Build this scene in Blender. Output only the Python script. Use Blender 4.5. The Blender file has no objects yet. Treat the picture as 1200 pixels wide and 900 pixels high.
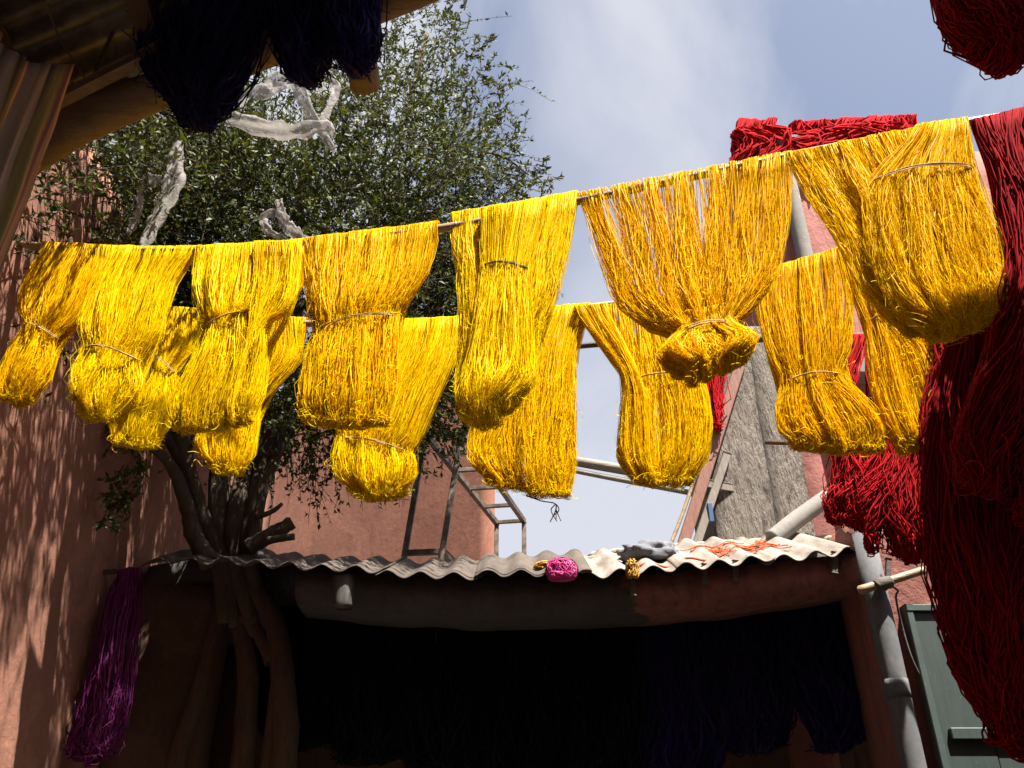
import bpy, bmesh, math
import numpy as np
from mathutils import Vector, noise as mnoise

S = bpy.context.scene
C = S.collection
R = math.radians
rng = np.random.default_rng(7)

# ------------------------------------------------------------------ camera
F = 1000.0                      # focal length in pixels of the 1200 px wide photograph
PITCH = R(30)
CAM = np.array([0.0, 0.0, 1.6])
cam = bpy.data.cameras.new('camera')
cam.sensor_width = 36
cam.lens = 36 * F / 1200
cam.clip_start = 0.05
cam.clip_end = 800
cam_o = bpy.data.objects.new('camera', cam)
C.objects.link(cam_o)
cam_o.location = CAM
cam_o.rotation_euler = (math.pi / 2 + PITCH, 0, 0)
S.camera = cam_o
FW = np.array([0, math.cos(PITCH), math.sin(PITCH)])
UP = np.array([0, -math.sin(PITCH), math.cos(PITCH)])

# ------------------------------------------------------------------ sky and sun
LIGHT = np.array([-0.27, 0.345, -0.89]); LIGHT /= np.linalg.norm(LIGHT)
TOSUN = -LIGHT
EL = math.asin(TOSUN[2]); AZ = math.atan2(TOSUN[0], TOSUN[1])
W = bpy.data.worlds.new('World'); S.world = W; W.use_nodes = True
nt = W.node_tree; nt.nodes.clear()
out = nt.nodes.new('ShaderNodeOutputWorld'); bg = nt.nodes.new('ShaderNodeBackground')
sky = nt.nodes.new('ShaderNodeTexSky'); sky.sky_type = 'NISHITA'; sky.sun_disc = False
sky.sun_elevation = EL; sky.sun_rotation = AZ; sky.dust_density = 4.5; sky.air_density = 0.9; sky.ozone_density = 0.3
tc = nt.nodes.new('ShaderNodeTexCoord')
mp = nt.nodes.new('ShaderNodeMapping'); mp.inputs['Scale'].default_value = (1.3, 0.8, 1.0)
mp.inputs['Rotation'].default_value = (0.3, 0.2, 0.9)
mp.inputs['Location'].default_value = (4.4, 6.6, 0.5)
nz = nt.nodes.new('ShaderNodeTexNoise'); nz.inputs['Scale'].default_value = 1.9
nz.inputs['Detail'].default_value = 7; nz.inputs['Roughness'].default_value = 0.52
nz.inputs['Distortion'].default_value = 0.5
rp = nt.nodes.new('ShaderNodeValToRGB')
rp.color_ramp.elements[0].position = 0.36; rp.color_ramp.elements[0].color = (0.12, 0.12, 0.12, 1)
rp.color_ramp.elements[1].position = 0.56; rp.color_ramp.elements[1].color = (0.9, 0.9, 0.9, 1)
mx = nt.nodes.new('ShaderNodeMix'); mx.data_type = 'RGBA'
mx.inputs['B'].default_value = (3.85, 3.95, 4.35, 1)
L = nt.links.new
L(tc.outputs['Generated'], mp.inputs['Vector']); L(mp.outputs['Vector'], nz.inputs['Vector'])
L(nz.outputs['Fac'], rp.inputs['Fac']); L(rp.outputs['Color'], mx.inputs['Factor'])
L(sky.outputs['Color'], mx.inputs['A']); L(mx.outputs['Result'], bg.inputs['Color'])
bg.inputs['Strength'].default_value = 0.05
L(bg.outputs['Background'], out.inputs['Surface'])
sl = bpy.data.lights.new('sun', 'SUN'); sl.energy = 5.0; sl.angle = R(0.53); sl.color = (1.0, 0.94, 0.84)
so = bpy.data.objects.new('sun', sl); C.objects.link(so)
so.rotation_euler = Vector(LIGHT).to_track_quat('-Z', 'Y').to_euler()
so.location = (3, -4, 12)

S.view_settings.view_transform = 'Standard'; S.view_settings.look = 'None'
S.view_settings.exposure = 2.0; S.view_settings.gamma = 1.0
S.render.engine = 'CYCLES'
S.cycles.max_bounces = 10; S.cycles.diffuse_bounces = 8; S.cycles.transmission_bounces = 8; S.cycles.transparent_max_bounces = 8

# ------------------------------------------------------------------ pixel helpers
def ray(px, py):
    d = FW + UP * ((450 - py) / F); d = d.copy(); d[0] = (px - 600) / F
    return d
def atY(px, py, Y):
    d = ray(px, py); return CAM + d * (Y / d[1])
def atX(px, py, X):
    d = ray(px, py); return CAM + d * (X / d[0])
class Plane:                     # a vertical plane through two ground points
    def __init__(s, a, b):
        a = np.array(a, float); b = np.array(b, float)
        t = (b - a) / np.linalg.norm(b - a)
        s.t = np.array([t[0], t[1], 0]); n = np.array([-t[1], t[0], 0])
        s.p = np.array([a[0], a[1], 0])
        if np.dot(n, s.p) > 0: n = -n           # towards the camera
        s.n = n
    def hit(s, px, py):
        d = ray(px, py)
        k = np.dot(s.p - CAM, s.n) / np.dot(d, s.n)
        return CAM + d * k

# ------------------------------------------------------------------ object helpers
def tag(o, label=None, cat=None, group=None, kind=None):
    if label: o['label'] = label
    if cat: o['category'] = cat
    if group: o['group'] = group
    if kind: o['kind'] = kind
    return o
def thing(name, loc, label, cat, group=None):
    o = bpy.data.objects.new(name, None); C.objects.link(o)
    o.empty_display_size = 0.1
    o.location = [float(x) for x in loc]
    return tag(o, label, cat, group)
def link(name, me, m, parent=None):
    o = bpy.data.objects.new(name, me); C.objects.link(o)
    if m is not None and len(me.materials) == 0: me.materials.append(m)
    if parent is not None:
        o.parent = parent
        off = np.array(parent.location)
        p = parent.parent
        while p is not None:
            off = off + np.array(p.location); p = p.parent
        n = len(me.vertices); co = np.empty(n * 3); me.vertices.foreach_get('co', co)
        co = co.reshape(-1, 3) - off
        me.vertices.foreach_set('co', co.ravel()); me.update()
    return o
def npmesh(name, V, Q, smooth=True, attrs=None):
    V = np.asarray(V, np.float32); Q = np.asarray(Q, np.int32)
    k = Q.shape[1]
    me = bpy.data.meshes.new(name)
    me.vertices.add(len(V)); me.vertices.foreach_set('co', V.ravel())
    me.loops.add(Q.size); me.loops.foreach_set('vertex_index', Q.ravel())
    me.polygons.add(len(Q))
    me.polygons.foreach_set('loop_start', np.arange(0, Q.size, k, dtype=np.int32))
    if smooth: me.polygons.foreach_set('use_smooth', np.ones(len(Q), bool))
    me.update(calc_edges=True)
    for nm, arr in (attrs or {}).items():
        at = me.attributes.new(nm, 'FLOAT', 'POINT'); at.data.foreach_set('value', np.asarray(arr, np.float32))
    return me
def strands_mesh(name, P, rad, rnd, sides=3):
    """P (N,M,3) polylines -> tubes; rad (N,) or (N,M)"""
    N, M, _ = P.shape
    T = np.gradient(P, axis=1); T /= np.linalg.norm(T, axis=2, keepdims=True) + 1e-9
    ref = rng.normal(size=(N, 1, 3)); ref = np.broadcast_to(ref, T.shape)
    U = np.cross(T, ref); U /= np.linalg.norm(U, axis=2, keepdims=True) + 1e-9
    B = np.cross(T, U)
    rad = np.asarray(rad)
    if rad.ndim == 1: rad = np.repeat(rad[:, None], M, 1)
    tw = rng.uniform(0, 6.28, (N, 1)) + np.linspace(0, 1, M)[None] * rng.normal(0, 4, (N, 1))
    ang = tw[:, :, None] + np.arange(sides)[None, None] * 2 * math.pi / sides
    V = P[:, :, None] + rad[:, :, None, None] * (np.cos(ang)[..., None] * U[:, :, None] + np.sin(ang)[..., None] * B[:, :, None])
    idx = np.arange(N * M * sides).reshape(N, M, sides)
    a = idx[:, :-1]; b = idx[:, 1:]
    if sides == 2: Q = np.stack([a[..., 0], a[..., 1], b[..., 1], b[..., 0]], -1).reshape(-1, 4)
    else: Q = np.stack([a, np.roll(a, -1, 2), np.roll(b, -1, 2), b], -1).reshape(-1, 4)
    return npmesh(name, V.reshape(-1, 3), Q, True, {'rnd': np.repeat(rnd, M * sides)})
def cr(pts, n):
    """Catmull-Rom through pts -> n samples"""
    P = np.asarray(pts, float); k = len(P)
    u = np.linspace(0, k - 1, n) if np.isscalar(n) else np.asarray(n) * (k - 1)
    return crs(P, u)
def crs(P, u):
    k = len(P)
    i = np.clip(np.floor(u).astype(int), 0, k - 2); f = u - i
    sh = f.shape + (1,) * (P.ndim - 1); f = f.reshape(sh)
    g = lambda j: P[np.clip(j, 0, k - 1)]
    p0, p1, p2, p3 = g(i - 1), g(i), g(i + 1), g(i + 2)
    return 0.5 * (2 * p1 + (p2 - p0) * f + (2 * p0 - 5 * p1 + 4 * p2 - p3) * f ** 2 + (3 * p1 - p0 - 3 * p2 + p3) * f ** 3)
def tube_mesh(name, pts, rad, n=24, sides=10, wob=0.0, smooth=True):
    P = cr(pts, n) if len(pts) > 2 else np.linspace(pts[0], pts[1], n)
    rr = np.interp(np.linspace(0, 1, n), np.linspace(0, 1, len(np.atleast_1d(rad))), np.atleast_1d(rad))
    T = np.gradient(P, axis=0); T /= np.linalg.norm(T, axis=1, keepdims=True)
    ref = np.array([0.13, 0.21, 1.0]) if abs(T[:, 2]).mean() < 0.8 else np.array([1.0, 0.2, 0.1])
    U = np.cross(T, ref); U /= np.linalg.norm(U, axis=1, keepdims=True); B = np.cross(T, U)
    a = np.arange(sides) * 2 * math.pi / sides
    k = 1 + wob * rng.normal(size=(n, sides)) if wob else np.ones((n, sides))
    V = P[:, None] + (rr[:, None] * k)[..., None] * (np.cos(a)[None, :, None] * U[:, None] + np.sin(a)[None, :, None] * B[:, None])
    V = V.reshape(-1, 3)
    idx = np.arange(n * sides).reshape(n, sides)
    Q = np.stack([idx[:-1], np.roll(idx[:-1], -1, 1), np.roll(idx[1:], -1, 1), idx[1:]], -1).reshape(-1, 4).tolist()
    me = bpy.data.meshes.new(name)
    faces = Q + [idx[0][::-1].tolist(), idx[-1].tolist()]
    me.from_pydata(V.tolist(), [], faces); me.update()
    me.polygons.foreach_set('use_smooth', [smooth] * (len(faces) - 2) + [False, False])
    return me
def tube(name, pts, rad, m, parent=None, **k):
    return link(name, tube_mesh(name, pts, rad, **k), m, parent)
def box_mesh(name, lo, hi, bev=0.006):
    bm = bmesh.new(); bmesh.ops.create_cube(bm, size=1)
    lo = np.array(lo, float); hi = np.array(hi, float)
    for v in bm.verts:
        for k in range(3): v.co[k] = (lo[k] + hi[k]) / 2 + v.co[k] * (hi[k] - lo[k])
    if bev: bmesh.ops.bevel(bm, geom=bm.edges[:], offset=bev, segments=2, profile=0.6, affect='EDGES')
    me = bpy.data.meshes.new(name); bm.to_mesh(me); bm.free(); return me
def box(name, lo, hi, m, parent=None, bev=0.006):
    return link(name, box_mesh(name, lo, hi, bev), m, parent)
def plank_mesh(name, a, b, w, d, side=None, bev=0.004):
    """a bar of rectangular section from a to b"""
    a = Vector(a); b = Vector(b); t = (b - a).normalized()
    s = Vector(side) if side is not None else (Vector((0, 0, 1)) if abs(t.z) < .9 else Vector((1, 0, 0)))
    x = t.cross(s).normalized(); y = x.cross(t).normalized(); l = (b - a).length
    bm = bmesh.new(); bmesh.ops.create_cube(bm, size=1)
    c = (a + b) / 2
    for v in bm.verts:
        v.co = c + x * (v.co.x * w) + y * (v.co.y * d) + t * (v.co.z * l)
    if bev: bmesh.ops.bevel(bm, geom=bm.edges[:], offset=bev, segments=1, affect='EDGES')
    me = bpy.data.meshes.new(name); bm.to_mesh(me); bm.free(); return me
def wall_mesh(name, lo, hi, seg=0.12, amp=0.012, topamp=0.03):
    """a plastered wall: closed box, finely divided, uneven surface and top edge"""
    lo = np.array(lo, float); hi = np.array(hi, float)
    bm = bmesh.new(); bmesh.ops.create_cube(bm, size=1)
    for v in bm.verts:
        for k in range(3): v.co[k] = (lo[k] + hi[k]) / 2 + v.co[k] * (hi[k] - lo[k])
    for ax in range(3):
        n = int((hi[ax] - lo[ax]) / seg)
        for i in range(1, min(n, 70)):
            no = Vector((0, 0, 0)); no[ax] = 1
            co = Vector(lo); co[ax] = lo[ax] + (hi[ax] - lo[ax]) * i / min(n, 70)
            bmesh.ops.bisect_plane(bm, geom=bm.verts[:] + bm.edges[:] + bm.faces[:], plane_co=co, plane_no=no)
    c = (lo + hi) / 2
    for v in bm.verts:
        p = v.co * 1.7
        q = v.co * 6.0
        o = Vector((mnoise.noise(p), mnoise.noise(p + Vector((9, 2, 4))), mnoise.noise(p + Vector((3, 7, 1))))) * amp
        o += Vector((mnoise.noise(q), mnoise.noise(q + Vector((9, 2, 4))), 0)) * amp * .35
        if v.co.z > hi[2] - 1e-4: o.z += topamp * (mnoise.noise(v.co * 3.1) + .5 * mnoise.noise(v.co * 9))
        else: o.z = 0
        v.co += o
    for f in bm.faces: f.smooth = True
    me = bpy.data.meshes.new(name); bm.to_mesh(me); bm.free()
    return me

# ------------------------------------------------------------------ materials
def mat(name):
    m = bpy.data.materials.new(name); m.use_nodes = True
    t = m.node_tree; b = t.nodes['Principled BSDF']
    return m, t, b
def nodes_noise(t, scale, detail=5, rough=0.55, vec=None, dist=0):
    n = t.nodes.new('ShaderNodeTexNoise'); n.inputs['Scale'].default_value = scale
    n.inputs['Detail'].default_value = detail; n.inputs['Roughness'].default_value = rough
    n.inputs['Distortion'].default_value = dist
    if vec is not None: t.links.new(vec, n.inputs['Vector'])
    return n
def nodes_map(t, scale):
    c = t.nodes.new('ShaderNodeTexCoord'); m = t.nodes.new('ShaderNodeMapping')
    m.inputs['Scale'].default_value = scale
    t.links.new(c.outputs['Object'], m.inputs['Vector']); return m.outputs['Vector']
def ramp(t, fac, *stops):
    r = t.nodes.new('ShaderNodeValToRGB'); e = r.color_ramp.elements
    while len(e) < len(stops): e.new(0.5)
    for k, (p, c) in enumerate(stops):
        e[k].position = p; e[k].color = (*c, 1) if len(c) == 3 else c
    t.links.new(fac, r.inputs['Fac']); return r.outputs['Color']
def mixc(t, fac, a, b, blend='MIX'):
    m = t.nodes.new('ShaderNodeMix'); m.data_type = 'RGBA'; m.blend_type = blend
    for k, v in (('Factor', fac), ('A', a), ('B', b)):
        if isinstance(v, (int, float)): m.inputs[k].default_value = v
        elif isinstance(v, tuple): m.inputs[k].default_value = (*v, 1)
        else: t.links.new(v, m.inputs[k])
    return m.outputs['Result']
def bump(t, b, h, strength=0.3, dist=0.02):
    n = t.nodes.new('ShaderNodeBump'); n.inputs['Strength'].default_value = strength; n.inputs['Distance'].default_value = dist
    t.links.new(h, n.inputs['Height']); t.links.new(n.outputs['Normal'], b.inputs['Normal'])
def plaster(name, c1, c2, stain=(0.12, 0.08, 0.06), stain_amt=0.5, bs=0.5, streak=True):
    m, t, b = mat(name)
    v = nodes_map(t, (1, 1, 1)); vs = nodes_map(t, (5, 5, 0.55))
    big = nodes_noise(t, 1.3, 6, .6, v); fine = nodes_noise(t, 34, 6, .65, v)
    st = nodes_noise(t, 2.2, 6, .6, vs)
    col = ramp(t, big.outputs['Fac'], (.32, c1), (.68, c2))
    if streak:
        k = ramp(t, st.outputs['Fac'], (.50, (0, 0, 0)), (.78, (stain_amt,) * 3))
        col = mixc(t, k, col, stain)
    pt = nodes_noise(t, 1.7, 9, .62, nodes_map(t, (1, 1, .8)), .4)
    col = mixc(t, ramp(t, pt.outputs['Fac'], (.555, (0, 0, 0)), (.575, (.30,) * 3), (.66, (.12,) * 3)), col, tuple(min(1, x * 1.35 + .02) for x in c2))
    crk = t.nodes.new('ShaderNodeTexVoronoi'); crk.feature = 'DISTANCE_TO_EDGE'; crk.inputs['Scale'].default_value = .9
    wv = t.nodes.new('ShaderNodeVectorMath'); wv.operation = 'ADD'
    t.links.new(v, wv.inputs[0]); t.links.new(nodes_noise(t, 2.5, 6, .7, v).outputs['Color'], wv.inputs[1]); t.links.new(wv.outputs[0], crk.inputs['Vector'])
    ck = ramp(t, crk.outputs['Distance'], (.0, (.55,) * 3), (.010, (0, 0, 0)))
    ckm = mixc(t, 1.0, ck, ramp(t, big.outputs['Fac'], (.48, (0, 0, 0)), (.6, (1, 1, 1))), 'MULTIPLY')
    col = mixc(t, ckm, col, tuple(x * .4 for x in c1))
    sp = ramp(t, fine.outputs['Fac'], (.3, (.82, .82, .82)), (.7, (1.08, 1.08, 1.08)))
    col = mixc(t, 1.0, col, sp, 'MULTIPLY')
    t.links.new(col, b.inputs['Base Color']); b.inputs['Roughness'].default_value = .92
    mid = nodes_noise(t, 7, 8, .7, v)
    bump(t, b, mid.outputs['Fac'], bs, .03)
    return m
M_PINK = plaster('pink_plaster', (.22, .093, .058), (.30, .134, .088), (.13, .056, .035), .5, .28)
M_PINK2 = plaster('pink_plaster_smooth', (.25, .102, .064), (.31, .130, .084), (.18, .073, .046), .6, .2)
M_ROSE = plaster('rose_paint', (.24, .082, .068), (.29, .11, .092), (.14, .055, .045), .4)
M_REDW = plaster('red_paint_wall', (.17, .056, .042), (.23, .082, .064), (.09, .04, .03), .6, .8)
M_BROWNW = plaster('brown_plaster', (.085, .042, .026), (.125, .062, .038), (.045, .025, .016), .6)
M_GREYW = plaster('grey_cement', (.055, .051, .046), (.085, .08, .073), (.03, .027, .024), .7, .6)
M_FLOOR = plaster('ground_paving', (.10, .085, .07), (.16, .14, .115), (.05, .04, .035), .5)

def concrete():
    m, t, b = mat('rough_concrete')
    v = nodes_map(t, (1, 1, 1)); vs = nodes_map(t, (9, 9, 2.2))
    big = nodes_noise(t, 2.0, 6, .6, v)
    col = ramp(t, big.outputs['Fac'], (.3, (.22, .185, .15)), (.7, (.34, .295, .245)))
    pit = nodes_noise(t, 3.2, 7, .68, vs)
    k = ramp(t, pit.outputs['Fac'], (.36, (.42, .40, .38)), (.47, (1, 1, 1)))  # pits darkened in colour too, standing in for shade in the relief
    col = mixc(t, 1.0, col, k, 'MULTIPLY')
    t.links.new(col, b.inputs['Base Color']); b.inputs['Roughness'].default_value = .95
    bump(t, b, pit.outputs['Fac'], 1.0, .16)
    return m
M_CONC = concrete()

def wood(name, c1, c2, scale=(1, 1, 1), rough=.75, bs=.4):
    m, t, b = mat(name)
    v = nodes_map(t, scale)
    n = nodes_noise(t, 6, 7, .65, v, .6); n2 = nodes_noise(t, 40, 4, .6, v)
    col = ramp(t, n.outputs['Fac'], (.3, c1), (.7, c2))
    col = mixc(t, .6, col, ramp(t, n2.outputs['Fac'], (.3, (.5, .5, .5)), (.65, (1, 1, 1))), 'MULTIPLY')
    t.links.new(col, b.inputs['Base Color']); b.inputs['Roughness'].default_value = rough
    bump(t, b, n.outputs['Fac'], bs, .01); return m
M_LOG = wood('awning_log', (.085, .052, .031), (.18, .115, .070), (1, 4, 4))
M_LOGD = wood('dark_rafter', (.07, .035, .018), (.14, .07, .035), (4, 1, 4))
M_BAMBOO = wood('bamboo', (.22, .145, .08), (.34, .25, .145), (1.5, 6, 6), .45)
M_BARK = wood('bark', (.036, .023, .015), (.085, .055, .036), (5, 5, 1.2), .95, 1.0)
M_LIMB = wood('trunk_bark', (.04, .020, .010), (.085, .046, .023), (7, 7, 1.5), .95, 1.0)
M_PLANKR = wood('red_brown_plank', (.14, .055, .037), (.23, .10, .07), (6, 6, .8))
M_PLANKG = wood('grey_plank', (.11, .09, .07), (.19, .16, .13), (6, 6, .8))
M_GREY_POLE = wood('weathered_pole', (.16, .135, .11), (.27, .235, .20), (1, 7, 7))
M_DARKP = wood('dark_pole', (.045, .035, .028), (.09, .07, .055), (1, 7, 7))

def metal(name, c1, c2, rough=.55, metallic=.6):
    m, t, b = mat(name); v = nodes_map(t, (1, 1, 1))
    n = nodes_noise(t, 14, 6, .65, v)
    t.links.new(ramp(t, n.outputs['Fac'], (.4, c1), (.62, c2)), b.inputs['Base Color'])
    b.inputs['Roughness'].default_value = rough; b.inputs['Metallic'].default_value = metallic
    bump(t, b, n.outputs['Fac'], .2, .004); return m
M_STEEL = metal('rusty_steel', (.17, .135, .11), (.07, .042, .028), .55, .35)
M_PIPE = plaster('grey_pipe_paint', (.075, .077, .082), (.10, .102, .108), (.042, .042, .042), .4, .12)
M_PIPEW = plaster('pale_pipe_paint', (.145, .133, .122), (.185, .172, .16), (.085, .075, .066), .4, .1)
M_TIN = metal('dull_tin', (.17, .14, .112), (.09, .065, .048), .6, .1)

def sheet_mat(name, c1, c2, dirt):
    m, t, b = mat(name); v = nodes_map(t, (1, 1, 1)); vs = nodes_map(t, (6, 1.0, 1.0))
    n = nodes_noise(t, 4, 7, .65, v); s = nodes_noise(t, 3, 6, .65, vs)
    col = ramp(t, n.outputs['Fac'], (.3, c1), (.7, c2))
    col = mixc(t, ramp(t, s.outputs['Fac'], (.40, (0, 0, 0)), (.68, (.9, .9, .9))), col, dirt)
    t.links.new(col, b.inputs['Base Color']); b.inputs['Roughness'].default_value = .85
    bump(t, b, nodes_noise(t, 45, 5, .6, v).outputs['Fac'], .3, .006); return m
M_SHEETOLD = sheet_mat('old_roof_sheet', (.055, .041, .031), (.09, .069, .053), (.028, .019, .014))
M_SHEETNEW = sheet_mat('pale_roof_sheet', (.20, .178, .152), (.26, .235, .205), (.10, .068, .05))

def yarn(name, dark, light, rough=.45, trans=.25, spec=.5, sheen=0.0, deep=None, tint=None, tex=(.72, 1.1)):
    m, t, b = mat(name)
    at = t.nodes.new('ShaderNodeAttribute'); at.attribute_name = 'rnd'
    stops = [(.0, dark), (1., light)] if deep is None else [(.0, deep), (.22, dark), (1., light)]
    col = ramp(t, at.outputs['Fac'], *stops)
    v = nodes_map(t, (1, 1, 1)); n = nodes_noise(t, 190, 2, .5, v)
    col = mixc(t, 1.0, col, ramp(t, n.outputs['Fac'], (.38, (tex[0],) * 3), (.62, (tex[1],) * 3)), 'MULTIPLY')
    t.links.new(col, b.inputs['Base Color']); b.inputs['Roughness'].default_value = rough
    b.inputs['Specular IOR Level'].default_value = spec
    if tint: b.inputs['Specular Tint'].default_value = (*tint, 1)
    if trans:
        tr = t.nodes.new('ShaderNodeBsdfTranslucent'); ms = t.nodes.new('ShaderNodeMixShader')
        ms.inputs['Fac'].default_value = trans
        t.links.new(col, tr.inputs['Color']); o = t.nodes['Material Output']
        t.links.new(b.outputs['BSDF'], ms.inputs[1]); t.links.new(tr.outputs['BSDF'], ms.inputs[2])
        t.links.new(ms.outputs['Shader'], o.inputs['Surface'])
    return m
M_YEL = yarn('yellow_silk', (.95, .585, .0004), (.99, .82, .001), .45, .46, .12, tint=(1, .75, .05), tex=(.72, 1.0), deep=(.86, .46, .0003))
M_RED = yarn('red_wool', (.30, .006, .010), (.55, .013, .020), .95, .2, .1)
M_RED2 = yarn('deep_red_wool', (.19, .004, .007), (.38, .008, .012), .95, .2, .1)
M_NAVY = yarn('navy_yarn', (.008, .004, .040), (.018, .009, .10), .7, .2, .25)
M_BLACK = yarn('black_yarn', (.003, .003, .006), (.007, .0065, .014), .8, 0, .15)
M_MAG = yarn('magenta_yarn', (.12, .010, .085), (.26, .025, .19), .6, .12, .3)
M_TIE = yarn('tan_cord', (.30, .19, .07), (.50, .34, .15), .7, 0, .3)
M_DARKTIE = yarn('dark_cord', (.03, .022, .018), (.08, .055, .04), .7, 0, .3)
M_ORANGE = yarn('orange_yarn', (.50, .06, .010), (.70, .14, .02), .7, .15, .3)
M_HOTPINK = yarn('pink_plastic_thread', (.60, .02, .22), (.90, .14, .46), .4, .3, .5)
M_OCHRE = yarn('ochre_yarn', (.40, .20, .03), (.6, .34, .06), .7, .1, .3)

def leafmat():
    m, t, b = mat('small_leaf')
    at = t.nodes.new('ShaderNodeAttribute'); at.attribute_name = 'rnd'
    col = ramp(t, at.outputs['Fac'], (0, (.020, .032, .008)), (.55, (.055, .074, .015)), (.92, (.12, .12, .030)), (1, (.17, .14, .04)))
    t.links.new(col, b.inputs['Base Color']); b.inputs['Roughness'].default_value = .55; b.inputs['Specular IOR Level'].default_value = .22
    tr = t.nodes.new('ShaderNodeBsdfTranslucent'); ms = t.nodes.new('ShaderNodeMixShader'); ms.inputs['Fac'].default_value = .22
    t.links.new(mixc(t, 1., col, (1.3, 1.25, .5), 'MULTIPLY'), tr.inputs['Color'])
    t.links.new(b.outputs['BSDF'], ms.inputs[1]); t.links.new(tr.outputs['BSDF'], ms.inputs[2])
    t.links.new(ms.outputs['Shader'], t.nodes['Material Output'].inputs['Surface'])
    return m
M_LEAF = leafmat()
def plastic():
    m, t, b = mat('torn_plastic_film')
    v = nodes_map(t, (1, 1, 1)); n = nodes_noise(t, 30, 5, .6, v)
    t.links.new(ramp(t, n.outputs['Fac'], (.3, (.32, .30, .28)), (.7, (.48, .45, .43))), b.inputs['Base Color'])
    b.inputs['Roughness'].default_value = .6; b.inputs['Specular IOR Level'].default_value = .25
    tr = t.nodes.new('ShaderNodeBsdfTranslucent'); tr.inputs['Color'].default_value = (.50, .47, .45, 1)
    tp = t.nodes.new('ShaderNodeBsdfTransparent')
    ms = t.nodes.new('ShaderNodeMixShader'); ms.inputs['Fac'].default_value = .4
    m2 = t.nodes.new('ShaderNodeMixShader')
    t.links.new(ramp(t, n.outputs['Fac'], (.30, (.34,) * 3), (.7, (.68,) * 3)), m2.inputs['Fac'])
    t.links.new(b.outputs['BSDF'], ms.inputs[1]); t.links.new(tr.outputs['BSDF'], ms.inputs[2])
    t.links.new(ms.outputs['Shader'], m2.inputs[1]); t.links.new(tp.outputs['BSDF'], m2.inputs[2])
    t.links.new(m2.outputs['Shader'], t.nodes['Material Output'].inputs['Surface'])
    bump(t, b, n.outputs['Fac'], .6, .02)
    return m
M_FILM = plastic()
def stripecloth():
    m, t, b = mat('striped_cloth')
    at = t.nodes.new('ShaderNodeAttribute'); at.attribute_name = 'rnd'
    col = ramp(t, at.outputs['Fac'], (0, (0.494, 0.247, 0.114)), (.07, (0.646, 0.342, 0.171)), (.10, (0.266, 0.095, 0.095)), (.16, (0.418, 0.266, 0.095)), (.24, (0.19, 0.162, 0.057)),
               (.34, (0.247, 0.19, 0.076)), (.42, (0.057, 0.038, 0.038)), (.52, (0.19, 0.162, 0.114)), (.60, (0.38, 0.285, 0.247)), (.72, (0.095, 0.076, 0.076)), (.85, (0.304, 0.247, 0.209)), (1, (0.19, 0.152, 0.133)))
    t.links.new(col, b.inputs['Base Color']); b.inputs['Roughness'].default_value = .9
    v = nodes_map(t, (1, 1, 1)); bump(t, b, nodes_noise(t, 60, 4, .6, v).outputs['Fac'], .3, .005)
    return m
M_CLOTH = stripecloth()
def paint(name, c1, c2, rough=.6, scale=(1, 1, 1)):
    m, t, b = mat(name); v = nodes_map(t, scale)
    n = nodes_noise(t, 5, 7, .65, v)
    f = nodes_noise(t, 60, 3, .5, v)
    col = ramp(t, n.outputs['Fac'], (.3, c1), (.7, c2))
    col = mixc(t, ramp(t, f.outputs['Fac'], (.70, (0, 0, 0)), (.74, (.5, .5, .5))), col, (.30, .30, .27))
    t.links.new(col, b.inputs['Base Color']); b.inputs['Roughness'].default_value = rough
    bump(t, b, n.outputs['Fac'], .15, .01); return m
M_GREEN = paint('dark_green_paint', (.015, .027, .024), (.026, .042, .038), .55, (6, 6, .8))
M_GREENF = paint('green_frame_paint', (.02, .034, .032), (.035, .055, .05), .6)
M_CLOTHG = paint('grey_rag', (.075, .08, .095), (.13, .135, .155), .9)
M_WHITEP = paint('pale_plastic', (.06, .056, .052), (.085, .08, .075), .5)
M_BLUEP = paint('blue_plastic', (.025, .06, .13), (.04, .09, .18), .4)

# ================================================================== setting
XL = -2.10; XR = 2.70
g = tag(link('ground', box_mesh('ground', (-120, -120, -.3), (120, 120, 0), 0), M_FLOOR), kind='structure')

lw = link('courtyard_wall', wall_mesh('courtyard_wall', (XL - .35, -3.0, -.02), (XL, 7.0, 4.75), .16, .016, .05), M_PINK)
tag(lw, 'pink plaster courtyard wall dappled with leaf shadows beside the tree', 'wall')
rw = link('courtyard_wall', wall_mesh('courtyard_wall', (XR, -3.0, -.02), (XR + .3, 2.55, 4.6), .25, .014, .04), M_PINK)
tag(rw, 'pink plaster courtyard wall behind the hanging red skeins', 'wall')
rw2 = link('low_wall', wall_mesh('low_wall', (XR, 2.56, -.02), (XR + .28, 4.2, 2.7), .2, .014, .04), M_PINK)
tag(rw2, 'low pink wall stub between the green door and the taller courtyard wall', 'wall')
bw = link('courtyard_wall', wall_mesh('courtyard_wall', (XL - .4, -3.35, -.02), (XR + .35, -3.0, 5.2), .3, .014, .04), M_PINK)
tag(bw, 'pink plaster wall closing the courtyard opposite the shed', 'wall')

# tall pink wall behind the shed, left of the sky gap
c0 = atY(580, 600, 7.2)
me_ = wall_mesh('house_wall', (-7.0, 0, -.02), (0, 3.0, 7.0), .2, .012, .03)
ca, sa = math.cos(R(-42)), math.sin(R(-42))
for v_ in me_.vertices:
    x_, y_ = v_.co.x, v_.co.y
    v_.co.x = c0[0] + ca * x_ - .06 * y_; v_.co.y = 7.2 + sa * x_ + y_
tw = link('house_wall', me_, M_PINK2)
tag(tw, 'tall smooth pink house wall rising behind the metal rack', 'wall')

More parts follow.
